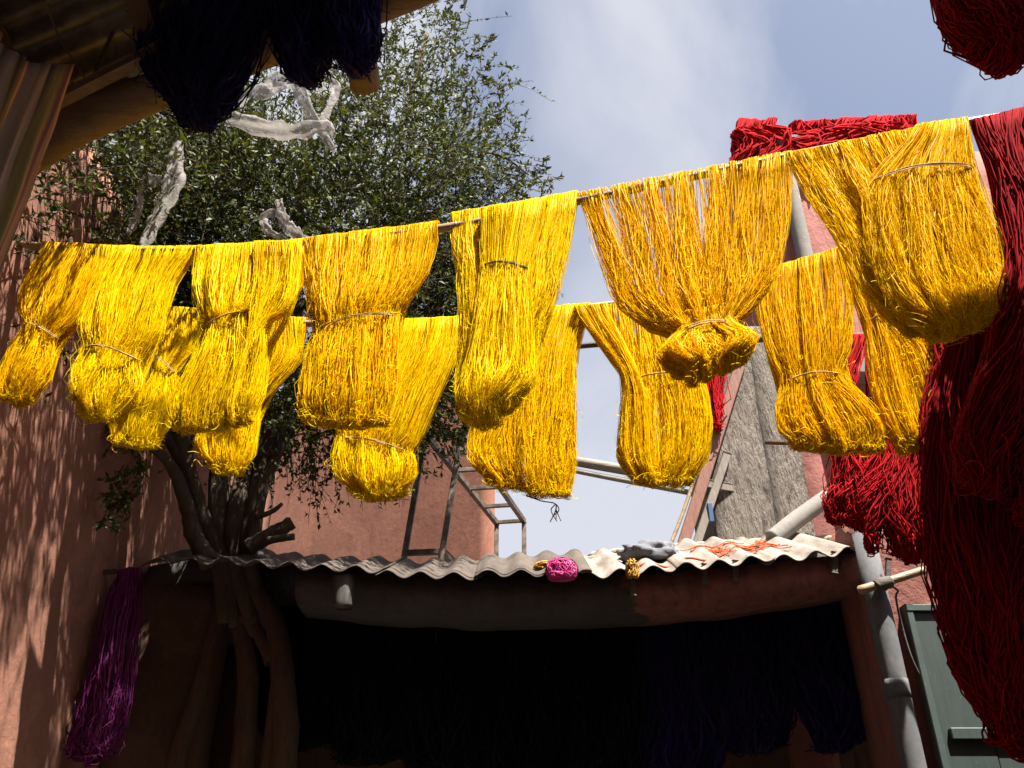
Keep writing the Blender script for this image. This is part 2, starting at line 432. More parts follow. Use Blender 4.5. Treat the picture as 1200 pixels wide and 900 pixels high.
# rose building at the right with concrete corner in front
xb = atY(872, 260, 5.25)[0]
zb = atY(1000, 178, 5.25)[2]
rb = thing('rose_house', (xb + 1.5, 6.5, 0), 'rose pink house with grey downpipe and red wool on its roof edge', 'house')
link('wall', wall_mesh('wall', (xb, 5.25, -.02), (xb + 3.6, 8.2, zb), .25, .01, .02), M_ROSE, rb)
p0 = atY(918, 185, 5.14); p1 = atY(958, 430, 5.14)
tube('downpipe', [(p0[0] + .01, 5.16, zb + .04), (p0[0] + .01, 5.16, 3.1)], .062, M_PIPEW, rb, n=10, sides=16)
box('ledge', atY(975, 446, 5.2) + np.array([0, -.12, 0]), atY(1100, 431, 5.2) + np.array([0, .12, 0]), M_PIPEW, rb)
box('parapet_cap', (atY(900, 180, 5.25)[0], 5.12, zb - .06), (atY(940, 180, 5.25)[0], 5.42, zb + .07), M_PIPEW, rb)

xc0 = atY(839, 620, 5.0)[0]; xc1 = atY(908, 600, 5.0)[0]; xc2 = atY(952, 600, 5.0)[0]
cc = thing('concrete_pier', (xc0 + .3, 5.3, 3.1), 'rough pitted grey concrete pier standing behind the shed roof', 'pier')
link('slab', wall_mesh('slab', (xc0, 5.00, 3.1), (xc1 - .003, 5.55, 4.95), .07, .012, .02), M_CONC, cc)
link('slab', wall_mesh('slab', (xc1 + .003, 5.012, 3.1), (xc2, 5.55, 4.97), .07, .012, .02), M_CONC, cc)
link('core', wall_mesh('core', (xc0 + .06, 5.07, 3.1), (xc2 - .06, 5.5, 4.9), .3, .003, 0), M_CONC, cc)

# wall with green door at the right
DY = 4.22
rwall = link('door_wall', wall_mesh('door_wall', (1.765, DY, -.02), (XR + .2, DY + .35, 3.22), .09, .010, .03), M_REDW)
tag(rwall, 'weathered pink wall around the green door', 'wall')

# ================================================================== shed
sh = thing('shed', (0, 4.6, 0), 'low shed with wavy roof sheets and deep dark interior', 'shed')
fx = [168, 200, 240, 300, 380, 440, 500, 560, 620, 690, 760, 820, 880, 940, 1016]
fy = [660, 657, 655, 660, 667, 670, 673, 675, 674, 674, 669, 664, 657, 650, 640]
bx_ = [168, 205, 250, 300, 340, 400, 500, 600, 700, 800, 900, 1000]
by_ = [657, 650, 641, 643, 650, 656, 657, 652, 646, 637, 630, 627]
YF, YB = 4.14, 4.86
PITCHW = 0.165
def roof_pt(px, v):
    f = atY(px, np.interp(px, fx, fy), YF)
    d = ray(px, np.interp(px, bx_, by_)); b = CAM + d * (YB / d[1])
    bxp = f[0] * 1.0
    x = f[0]
    # keep each corrugation running straight back
    pxb = 600 + x / (YB / (FW[1] + UP[1] * ((450 - 645) / F))) * F
    b = atY(pxb, np.interp(pxb, bx_, by_), YB)
    return np.array([x, f[1] + (YB - YF) * v, f[2] + (b[2] - f[2]) * v])
edges = [(166, 330), (318, 452), (440, 566), (556, 694), (682, 806), (792, 908), (896, 1014)]
for k, (a, b) in enumerate(edges):
    nu, nv = int((b - a) / 2.6), 10
    V = np.zeros((2, nv + 1, nu + 1, 3))
    lift = .010 * (k % 2); jut = rng.normal(0, .018)
    for j in range(nv + 1):
        for i in range(nu + 1):
            p = roof_pt(a + (b - a) * i / nu, j / nv)
            p[1] += jut * (1 - j / nv)
            p[2] += (.018 if k < 4 else .021) * math.sin(2 * math.pi * p[0] / PITCHW + .35 * mnoise.noise(Vector(p) * 2)) + lift
            if k == 0: p[2] += .02 * mnoise.noise(Vector(p) * 6)
            p[2] += .012 * mnoise.noise(Vector((p[0] * 2.3 + k * 7, p[1] * 2, 3.3)))
            if j == 0: p[1] += .010 * mnoise.noise(Vector((p[0] * 30, k, 0)))
            V[0, j, i] = p; V[1, j, i] = p - np.array([0, 0, .008])
    idx = np.arange(V.size // 3).reshape(2, nv + 1, nu + 1)
    T, Bt = idx
    Q = [np.stack([T[:-1, :-1], T[:-1, 1:], T[1:, 1:], T[1:, :-1]], -1).reshape(-1, 4),
         np.stack([Bt[:-1, :-1], Bt[1:, :-1], Bt[1:, 1:], Bt[:-1, 1:]], -1).reshape(-1, 4),
         np.stack([T[0, :-1], Bt[0, :-1], Bt[0, 1:], T[0, 1:]], -1),
         np.stack([T[-1, :-1], T[-1, 1:], Bt[-1, 1:], Bt[-1, :-1]], -1),
         np.stack([T[:-1, 0], T[1:, 0], Bt[1:, 0], Bt[:-1, 0]], -1),
         np.stack([T[:-1, -1], Bt[:-1, -1], Bt[1:, -1], T[1:, -1]], -1)]
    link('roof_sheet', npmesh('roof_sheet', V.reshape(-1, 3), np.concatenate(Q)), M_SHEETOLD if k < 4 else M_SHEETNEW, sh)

# beam: wavy plastered lintel, face then rounded underside
def beam(name, pxs, tops, bots, Y, m, depth=.3):
    n = 60; xs = np.linspace(pxs[0], pxs[-1], n)
    prof = [(0.0, 0), (.55, -.012), (.80, .0), (.94, .05), (1.0, .13), (1.0, depth), (0.0, depth)]
    V = []
    for x in xs:
        zt = atY(x, np.interp(x, pxs, tops), Y)[2]; zb_ = atY(x, np.interp(x, pxs, bots), Y)[2]
        X = atY(x, 690, Y)[0]
        for (f, dy) in prof:
            q = Vector((X * 5, f * 3, 1.7)); w = .010 * mnoise.noise(q) + .006 * mnoise.noise(q * 3)
            V.append((X, Y + dy + w, zt + (zb_ - zt) * f + (.012 * mnoise.noise(Vector((X * 4, 3, f)))) * (f > .7)))
    k = len(prof); idx = np.arange(n * k).reshape(n, k)
    Q = np.stack([idx[:-1], np.roll(idx[:-1], -1, 1), np.roll(idx[1:], -1, 1), idx[1:]], -1).reshape(-1, 4)[:, ::-1].tolist()
    me = bpy.data.meshes.new(name); me.from_pydata(V, [], Q + [idx[0].tolist(), idx[-1][::-1].tolist()]); me.update()
    me.polygons.foreach_set('use_smooth', [True] * len(me.polygons))
    return link(name, me, m, sh)
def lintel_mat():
    m, t, b = mat('lintel_shade_red_paint')
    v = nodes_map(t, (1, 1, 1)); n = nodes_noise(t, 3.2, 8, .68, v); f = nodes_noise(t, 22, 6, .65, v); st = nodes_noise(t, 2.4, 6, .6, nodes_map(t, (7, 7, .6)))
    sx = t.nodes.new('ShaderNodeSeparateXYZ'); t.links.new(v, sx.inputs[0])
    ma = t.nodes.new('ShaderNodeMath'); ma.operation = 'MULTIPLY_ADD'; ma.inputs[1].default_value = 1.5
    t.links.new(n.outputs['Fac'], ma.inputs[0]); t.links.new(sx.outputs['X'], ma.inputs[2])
    grey = ramp(t, n.outputs['Fac'], (.3, (.030, .028, .026)), (.7, (.060, .056, .051)))  # grey cement at left, darkened in colour to stand in for shade
    red = ramp(t, f.outputs['Fac'], (.3, (.15, .050, .040)), (.7, (.23, .085, .068)))  # real red paint towards the right end
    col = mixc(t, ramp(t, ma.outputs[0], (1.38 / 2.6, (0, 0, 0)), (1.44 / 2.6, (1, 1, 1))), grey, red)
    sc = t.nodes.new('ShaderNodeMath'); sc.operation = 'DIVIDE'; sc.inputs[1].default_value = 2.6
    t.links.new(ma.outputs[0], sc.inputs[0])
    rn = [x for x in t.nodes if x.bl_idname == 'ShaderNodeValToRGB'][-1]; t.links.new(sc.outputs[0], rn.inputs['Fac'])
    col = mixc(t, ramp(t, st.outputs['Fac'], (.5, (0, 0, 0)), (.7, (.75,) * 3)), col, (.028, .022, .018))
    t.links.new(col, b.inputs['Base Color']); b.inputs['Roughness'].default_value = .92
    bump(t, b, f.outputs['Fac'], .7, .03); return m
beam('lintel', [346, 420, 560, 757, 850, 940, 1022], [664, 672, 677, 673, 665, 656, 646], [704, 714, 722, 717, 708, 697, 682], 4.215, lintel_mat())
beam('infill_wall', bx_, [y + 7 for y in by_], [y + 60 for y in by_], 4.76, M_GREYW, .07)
# small brackets under the roof edge
for px, py in ((742, 690), (826, 678), (862, 674), (978, 664)):
    a = atY(px, py - 17, 4.175); b = atY(px, py + 8, 4.175)
    link('bracket', plank_mesh('bracket', b, a, .018, .03), M_DARKP, sh)
# left pier, side walls and the dark room
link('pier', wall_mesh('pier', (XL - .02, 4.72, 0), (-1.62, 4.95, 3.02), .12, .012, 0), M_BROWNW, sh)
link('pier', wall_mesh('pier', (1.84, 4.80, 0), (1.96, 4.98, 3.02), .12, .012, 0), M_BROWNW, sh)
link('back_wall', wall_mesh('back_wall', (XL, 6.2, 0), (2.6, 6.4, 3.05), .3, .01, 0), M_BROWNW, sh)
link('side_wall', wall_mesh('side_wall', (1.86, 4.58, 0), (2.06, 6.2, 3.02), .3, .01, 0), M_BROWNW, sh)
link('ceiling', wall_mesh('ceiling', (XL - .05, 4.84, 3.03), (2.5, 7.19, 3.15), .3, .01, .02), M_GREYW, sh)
# rubble edging along the roof's top, right half
bm = bmesh.new()
for i in range(46):
    px = 700 + i * 6.0
    p = atY(px, np.interp(px, bx_, by_) + 2, 4.9)
    r = bmesh.ops.create_icosphere(bm, subdivisions=2, radius=.05)
    for v in r['verts']:
        v.co = Vector((v.co.x * 1.2, v.co.y * 1.3, v.co.z * .62)) + Vector(p) + Vector((0, .03, -.012))
        v.co += Vector((0, 0, 1)) * .02 * mnoise.noise(v.co * 14)
for f in bm.faces: f.smooth = True
me = bpy.data.meshes.new('mortar_edging'); bm.to_mesh(me); bm.free()
link('mortar_edging', me, plaster('mortar', (.26, .21, .16), (.36, .30, .24), (.14, .10, .07), .5), sh)
# pale plastic offcut hanging under the sheets
a = atY(404, 676, 4.23); b = atY(403, 712, 4.23)
tag(tube('plastic_tub', [b, b + .02 * (a - b), (a + b) / 2, a], [.034, .052, .056, .060], M_WHITEP, n=12, sides=18),
    'small pale plastic tub hanging under the old roof sheets', 'tub')
# hook for it
# ================================================================== door and pipe
dxl = atY(1055, 712, DY)[0]; dzt = atY(1055, 712, DY)[2]
d = thing('green_door', (dxl + .45, DY, 0), 'dark green plank door in the pink wall beside the drainpipe', 'door')
pw = .235
for i in range(4):
    box('plank', (dxl + .035 + i * pw, DY - .045 + .003 * (i % 2), .03), (dxl + .035 + (i + 1) * pw - .004, DY - .012, dzt - .035), M_GREEN, d, .004)
link('frame', plank_mesh('frame', (dxl + .016, DY - .03, 0), (dxl + .016, DY - .03, dzt), .06, .034), M_GREENF, d)
link('frame', plank_mesh('frame', (dxl + 4 * pw + .05, DY - .03, 0), (dxl + 4 * pw + .05, DY - .03, dzt), .06, .034), M_GREENF, d)
link('frame', plank_mesh('frame', (dxl, DY - .031, dzt - .017), (dxl + 4 * pw + .07, DY - .031, dzt - .017), .066, .034), M_GREENF, d)
zc = atY(1120, 862, DY)[2]
link('crossbar', plank_mesh('crossbar', (dxl + .07, DY - .058, zc), (dxl + 4 * pw, DY - .058, zc), .03, .05), M_GREEN, d)
link('crossbar', plank_mesh('crossbar', (dxl + .07, DY - .058, zc - .9), (dxl + 4 * pw, DY - .058, zc - .9), .03, .05), M_GREEN, d)
pa = atY(1016, 652, 4.15); pb = atY(1062, 895, 4.15)
pb[0] = (pa[0] + pb[0]) / 2
dp = thing('drainpipe', (pb[0], 4.12, 0), 'thick grey drainpipe running down beside the green door', 'pipe')
tube('pipe', [(pb[0], 4.11, 0), (pb[0], 4.11, pa[2] + .1)], .055, M_PIPE, dp, n=10, sides=20)
for z in (2.35, 1.2): tube('collar', [(pb[0], 4.11, z - .04), (pb[0], 4.11, z + .04)], .0575, M_PIPE, dp, n=4, sides=20)
link('wall_clip', plank_mesh('wall_clip', (pb[0], 4.11, 1.8), (pb[0], 4.24, 1.8), .03, .03), M_PIPE, dp)
tag(tube('electric_wire', [atY(1040, 684, 4.02), atY(1052, 692, 4.05), atY(1050, 700, 4.08), atY(1056, 730, 4.15), atY(1068, 770, 4.16), atY(1082, 800, 4.18), atY(1087, 818, 4.19)],
     .0055, M_DARKP, n=40, sides=6), 'thin black wire hanging from the cane pole end by the green door', 'wire')
# inclined pale gutter pipe above the roof's right end
tag(tube('gutter_pipe', [atY(905, 632, 4.75), atY(935, 608, 4.78), atY(985, 572, 4.85)], [.052, .052, .05], M_PIPEW, n=16, sides=14),
    'short pale pipe leaning up from the roof edge to the red wool', 'pipe')

# ================================================================== tree
TY = 4.45
tree = thing('tree', (atY(290, 880, TY)[0], 4.58, 0), 'leafy many-stemmed tree growing through the shed roof', 'tree')
def stem(pxs, Y, rad, m=M_BARK, n=22, name='trunk', wob=.06):
    pts = [atY(px, py, Y if np.isscalar(Y) else Y[i]) for i, (px, py) in enumerate(pxs)]
    return tube(name, pts, rad, m, tree, n=n, sides=10, wob=wob)
def lower(pxs, rad, Y):
    pts = [atY(px, py, Y) for px, py in pxs]
    last = pts[-1]; pts.append(np.array([last[0], last[1], 1.0])); pts.append(np.array([last[0], last[1], 0.0])); rad = list(rad) + [rad[-1]]
    return tube('trunk', pts, rad, M_LIMB, tree, n=26, sides=12, wob=.04)
lower([(262, 668), (298, 690), (322, 730), (330, 780), (334, 840), (332, 890)], [.05, .055, .055, .06, .065, .065, .08], 4.56)
lower([(268, 690), (282, 730), (291, 790), (288, 840), (285, 890)], [.05, .05, .055, .055, .06, .07], 4.6)
lower([(285, 720), (305, 745), (318, 775), (326, 800)], [.035, .035, .04, .04, .04], 4.57)
lower([(265, 690), (250, 745), (236, 800), (220, 850), (207, 895)], [.04, .042, .045, .045, .05, .06], 4.6)
stem([(262, 730), (258, 660), (236, 610), (222, 560), (205, 500), (190, 420), (170, 330)], [4.55, 4.5, 4.4, 4.3, 4.2, 4.1, 4.0], [.034, .052, .055, .05, .04, .03])
stem([(276, 735), (262, 650), (256, 600), (258, 540), (262, 460), (255, 360), (235, 240)], [4.58, 4.5, 4.45, 4.4, 4.35, 4.3, 4.3], [.034, .055, .06, .055, .045, .03])
stem([(300, 745), (274, 650), (278, 600), (290, 540), (306, 480), (330, 380), (350, 250), (360, 120)], [4.58, 4.5, 4.45, 4.5, 4.5, 4.5, 4.6, 4.7], [.034, .055, .06, .055, .045, .035, .025])
stem([(312, 720), (290, 645), (300, 590), (312, 530), (335, 470), (380, 380), (430, 280), (470, 160), (500, 40)], [4.58, 4.5, 4.45, 4.5, 4.5, 4.55, 4.6, 4.7, 4.8], [.034, .05, .05, .045, .04, .035, .028, .02])
stem([(296, 640), (308, 575), (330, 520), (352, 470), (400, 420), (470, 370), (540, 300)], [4.4, 4.45, 4.45, 4.45, 4.5, 4.5, 4.5], [.04, .03, .026, .024, .02, .016])
stem([(245, 660), (228, 628), (218, 590), (200, 545), (170, 520)], [4.3, 4.3, 4.25, 4.1, 3.95], [.05, .045, .04, .03, .015])
stem([(290, 642), (315, 628), (343, 612)], 4.36, [.045, .042, .036], name='cut_branch')
stem([(312, 634), (328, 631), (345, 629)], 4.3, [.022, .02, .018], name='cut_branch', n=8)
stem([(298, 606), (318, 600), (331, 590)], 4.36, [.018, .014, .01], name='cut_branch', n=8)
stem([(222, 560), (150, 430), (90, 330), (60, 220)], [4.3, 3.9, 3.7, 3.6], [.03, .025, .018, .01], name='branch')
stem([(262, 460), (180, 360), (120, 250), (110, 120)], [4.35, 4.0, 3.9, 3.9], [.03, .025, .018, .01], name='branch')
stem([(330, 380), (420, 300), (500, 230), (570, 180), (620, 205)], [4.5, 4.4, 4.4, 4.4, 4.4], [.03, .022, .016, .01, .004], name='branch')

# crown: leafy twigs through a clumpy volume
def crown_points(n):
    els = [((-1.25, 4.35, 4.95), (1.25, 1.1, 1.35), 1.0), ((-.75, 4.65, 6.0), (.85, 1.0, 1.5), .40), ((-2.0, 3.95, 5.0), (.9, .9, 1.0), .9),
           ((-.62, 4.4, 4.55), (.7, .6, .85), .8), ((-1.9, 3.6, 4.2), (.7, .5, .75), .75), ((-.35, 4.5, 5.15), (.5, .6, .6), .5),
           ((-1.3, 3.15, 5.0), (.7, .55, .55), .55), ((-1.85, 2.95, 4.5), (.32, .5, .5), 1.3), ((-1.99, 3.05, 3.9), (.10, .2, .4), 2.4), ((-1.7, 2.6, 4.6), (.35, .4, .3), .25)]
    w = np.array([e[1][0] * e[1][1] * e[1][2] * e[2] for e in els]); w /= w.sum()
    out = []
    while len(out) < n:
        k = rng.choice(len(els), p=w); c, r, _ = els[k]
        d = rng.normal(size=3); d /= np.linalg.norm(d)
        p = np.array(c) + np.array(r) * d * rng.uniform(0.15, 1) ** .45
        if mnoise.noise(Vector(p) * 2.1) + .5 * mnoise.noise(Vector(p) * 4.7) < -.05 + .08 * rng.normal(): continue
        if p[1] < 3.62 and p[2] < (4.0 if p[0] < -1.5 else 4.15) and k != 8: continue            # keep clear of the yarn poles
        if p[0] < XL + .03 and p[2] < 4.85: continue        # not inside the wall
        if p[1] < 3.3 and p[0] > -1.42: continue             # open air in front of the plastic strips
        out.append(p)
    return np.array(out)
def leaves(pos, dirs, size):
    N = len(pos)
    dirs = dirs / np.linalg.norm(dirs, axis=1, keepdims=True)
    ref = rng.normal(size=(N, 3)); ref[:, 2] *= .6
    s = np.cross(dirs, ref); s /= np.linalg.norm(s, axis=1, keepdims=True)
    up = np.cross(s, dirs)
    l = size[:, None]; w = l * rng.uniform(.17, .24, (N, 1)); f = l * rng.uniform(.02, .10, (N, 1))
    V = np.stack([pos, pos + dirs * l * .45 + s * w + up * f, pos + dirs * l - up * f * .8, pos + dirs * l * .45 - s * w + up * f], 1)
    return V
tw_p = []; tw_len = []; tw_dir = []
P = crown_points(8300)
cen = np.array([-1.2, 4.2, 4.6])
D = (P - cen); D /= np.linalg.norm(D, axis=1, keepdims=True) + 1e-6
D = D * .7 + rng.normal(0, .55, D.shape) + np.array([0, 0, .15])
D /= np.linalg.norm(D, axis=1, keepdims=True)
LN = rng.uniform(.14, .34, len(P))
# explicit shoots: from, to (pixels), depth
shoots = [((500, 120), (577, 40), 4.4), ((520, 70), (548, 0), 4.5), ((530, 120), (580, 72), 4.4), ((540, 175), (596, 120), 4.4), ((560, 200), (645, 205), 4.4), ((575, 215), (656, 214), 4.4), ((570, 170), (620, 172), 4.3),
          ((545, 210), (628, 232), 4.4), ((520, 40), (530, -20), 4.5), ((480, 30), (470, -30), 4.6), ((590, 195), (650, 190), 4.5), ((540, 100), (590, 100), 4.4), ((470, 440), (520, 500), 4.45), ((480, 460), (500, 525), 4.4), ((490, 420), (545, 470), 4.4),
          ((510, 440), (548, 505), 4.4), ((500, 380), (530, 440), 4.4), ((100, 440), (60, 475), 3.75), ((70, 440), (20, 470), 3.7), ((40, 430), (5, 480), 3.7), ((120, 450), (95, 490), 3.8), ((150, 500), (120, 510), 3.9), ((165, 520), (130, 575), 3.95),
          ((170, 540), (108, 600), 3.95), ((170, 560), (140, 590), 3.95), ((150, 580), (118, 632), 3.95), ((130, 480), (165, 525), 3.9), ((510, 300), (545, 330), 4.4), ((490, 330), (540, 390), 4.4), ((100, 470), (60, 500), 3.85),
          ((505, 490), (545, 520), 4.45), ((515, 500), (535, 540), 4.5)]
A2 = []; D2 = []; L2 = []
for a, b, Y in shoots:
    pa = atY(*a, Y); pb = atY(*b, Y + rng.uniform(-.15, .15)); v = pb - pa; n = np.linalg.norm(v)
    k = max(2, int(n / .11))
    for i in range(k):
        base = pa + v * i / k
        for _ in range(3):
            A2.append(base + rng.normal(0, .012, 3)); D2.append(v / n + rng.normal(0, .35, 3)); L2.append(rng.uniform(.10, .2) * (1 - .3 * i / k))
P = np.concatenate([P, A2]); D = np.concatenate([D, D2]); D /= np.linalg.norm(D, axis=1, keepdims=True); LN = np.concatenate([LN, L2])
K = 15
bend = rng.normal(0, .25, P.shape) + np.array([0, 0, -.18])
tt = np.linspace(0, 1, 4)
TW = P[:, None] + LN[:, None, None] * (D[:, None] * tt[None, :, None] + bend[:, None] * (tt ** 2)[None, :, None])
me = strands_mesh('twigs', TW, np.linspace(1, .4, 4)[None] * np.full((len(P), 1), .0030), rng.uniform(0, 1, len(P)), 3)
tg = link('twigs', me, M_BARK, tree); tag(tg, kind='stuff')
u = rng.uniform(.12, 1.0, (len(P), K))
LP = P[:, None] + LN[:, None, None] * (D[:, None] * u[..., None] + bend[:, None] * (u ** 2)[..., None])
LD = D[:, None] * .8 + rng.normal(0, .75, LP.shape)
V = leaves(LP.reshape(-1, 3), LD.reshape(-1, 3), rng.uniform(.022, .050, LP.shape[0] * K))
keep = ~((V[:, :, 0].min(1) < XL + .01) & (V[:, :, 2].min(1) < 4.8))
V = V[keep]
tone = np.clip(rng.normal(.42, .2, len(V)), 0, .97); tone[rng.uniform(size=len(V)) < .012] = 1
idx = np.arange(len(V) * 4).reshape(-1, 4)
T3 = np.concatenate([idx[:, [0, 1, 2]], idx[:, [0, 2, 3]]])
cr_o = link('crown', npmesh('crown', V.reshape(-1, 3), T3, False, {'rnd': np.repeat(tone, 4)}), M_LEAF, tree)
tag(cr_o, kind='stuff')

# torn plastic strips caught in the tree
def film(pts, Y, w, label, twist=1.2, n=34):
    C3 = cr([atY(px, py, Y) for px, py in pts], n)
    T = np.gradient(C3, axis=0); T /= np.linalg.norm(T, axis=1, keepdims=True)
    nrm = np.array([0, -.75, -.65]); s = np.cross(T, nrm); s /= np.linalg.norm(s, axis=1, keepdims=True); q = np.cross(s, T)
    u = np.linspace(0, 1, n); ww = 1.7 * np.interp(u, np.linspace(0, 1, len(w)), w) * (1 + .22 * np.sin(u * 37 + rng.uniform(0, 6)) * rng.uniform(.4, 1, n))
    ph = twist * np.sin(u * rng.uniform(4, 8) + rng.uniform(0, 6)) * .2
    m = 7; vv = np.linspace(-1, 1, m)
    V = np.zeros((n, m, 3))
    for j, v in enumerate(vv):
        fold = .12 * np.sin(v * 5 + u * 11) * ww
        V[:, j] = C3 + (s * np.cos(ph)[:, None] + q * np.sin(ph)[:, None]) * (v * ww)[:, None] + q * fold[:, None] + rng.normal(0, .0022, (n, 3))
    idx = np.arange(n * m).reshape(n, m)
    Q = np.stack([idx[:-1, :-1], idx[:-1, 1:], idx[1:, 1:], idx[1:, :-1]], -1).reshape(-1, 4)
    o = link('plastic_strip', npmesh('plastic_strip', V.reshape(-1, 3), Q), M_FILM)
    md = o.modifiers.new('thick', 'SOLIDIFY'); md.thickness = .0015
    tag(o, label, 'plastic strip', 'torn plastic strips caught in the tree')
film([(252, 138), (275, 140), (310, 150), (345, 154), (378, 148), (392, 160)], 2.9, [.010, .022, .026, .022, .02, .01], 'long torn plastic strip stretched level below the dark skeins')
film([(283, 128), (290, 112), (315, 105), (330, 92), (346, 98), (360, 126), (378, 158)], 2.93, [.006, .012, .03, .03, .022, .02, .01], 'torn plastic strip bent in an arch over the level strip')
film([(384, 84), (394, 105), (385, 128), (376, 150), (392, 178)], 2.95, [.006, .014, .01, .016, .006], 'ragged plastic strip dangling below the cut rafter end')
film([(372, 78), (378, 98), (372, 112)], 2.95, [.004, .009, .003], 'narrow plastic shred under the smaller dark skein', n=14)
film([(210, 160), (206, 185), (203, 215), (190, 245), (178, 268), (168, 292)], 2.98, [.012, .02, .03, .028, .02, .012], 'crumpled plastic strip hanging below the long dark skein')
film([(150, 274), (156, 262), (164, 240), (164, 220), (176, 212), (190, 210)], 3.0, [.006, .012, .012, .010, .02, .008], 'curled plastic strip beside the crumpled hanging one')
film([(362, 288), (346, 274), (332, 258), (326, 234)], 2.98, [.01, .02, .018, .010], 'pointed plastic strip rising behind the front pole')
film([(352, 286), (330, 280), (312, 268), (310, 254), (326, 250), (336, 264)], 3.0, [.006, .009, .011, .012, .01, .006], 'looped plastic strip tangled with the pointed one')

# ================================================================== poles
PL1 = Plane((-1.94, 2.82), (1.53, 2.21))
PL2 = Plane((-1.58, 3.42), (1.44, 2.86))
PL3 = Plane((-1.0, 3.95), (1.6, 3.55))
def extend(pts, plane, xl=None, xr=None):
    pts = [np.array(p) for p in pts]
    if xl is not None:
        a = pts[0]; t = (xl - a[0]) / plane.t[0] if plane.t[0] else 0
        pts.insert(0, a + plane.t * t)
    if xr is not None:
        a = pts[-1]; dz = pts[-1][2] - pts[-2][2]; dxx = pts[-1][0] - pts[-2][0]
        q = a + plane.t * ((xr - a[0]) / plane.t[0]); q[2] += .3 * dz / dxx * (xr - a[0]); pts.append(q)
    return pts
def pole(name, pxs, plane, rad, m, label, xl=None, xr=None, joints=True, drop=.0):
    pts = extend([plane.hit(*p) - np.array([0, 0, drop]) for p in pxs], plane, xl, xr)
    a, b = pts[0], pts[-1]
    th = thing(name, (a + b) / 2 * np.array([1, 1, 0]) + np.array([0, 0, (a[2] + b[2]) / 2]), label, 'pole')
    tube('cane', pts, rad, m, th, n=60, sides=12)
    if joints:
        C3 = cr(pts, 200); s = np.cumsum(np.r_[0, np.linalg.norm(np.diff(C3, axis=0), axis=1)])
        for q in np.arange(.25, s[-1] - .1, .37):
            i = int(np.searchsorted(s, q)); tt = C3[min(i + 1, 199)] - C3[i - 1]; tt /= np.linalg.norm(tt)
            rr = np.interp(q / s[-1], np.linspace(0, 1, len(np.atleast_1d(rad))), np.atleast_1d(rad))
            tube('joint', [C3[i] - tt * .005, C3[i], C3[i] + tt * .005], [rr * .9, rr * 1.13, rr * .9], m, th, n=5, sides=12)
    return th
pole('bamboo_pole', [(0, 276), (55, 290), (230, 294), (358, 285), (515, 268), (680, 235), (920, 184), (1075, 155), (1175, 137)], PL1, [.017, .017, .016, .016], M_BAMBOO,
     'long bent bamboo pole carrying the front row of yellow skeins', XL - .1, XR + .1)
pole('bamboo_pole', [(15, 345), (180, 362), (300, 376), (420, 380), (541, 376), (690, 360), (800, 345), (896, 320), (985, 295), (1050, 282)], PL2, [.016, .016, .015], M_BAMBOO,
     'long bent bamboo pole carrying the back row of yellow skeins', XL - .1, XR + .1)
pole('dark_pole', [(470, 425), (600, 414), (720, 402), (860, 398), (1010, 394), (1090, 392)], PL3, [.012, .019, .02], M_DARKP,
     'dark wooden pole behind both rows of yellow skeins', None, XR + .1, False)

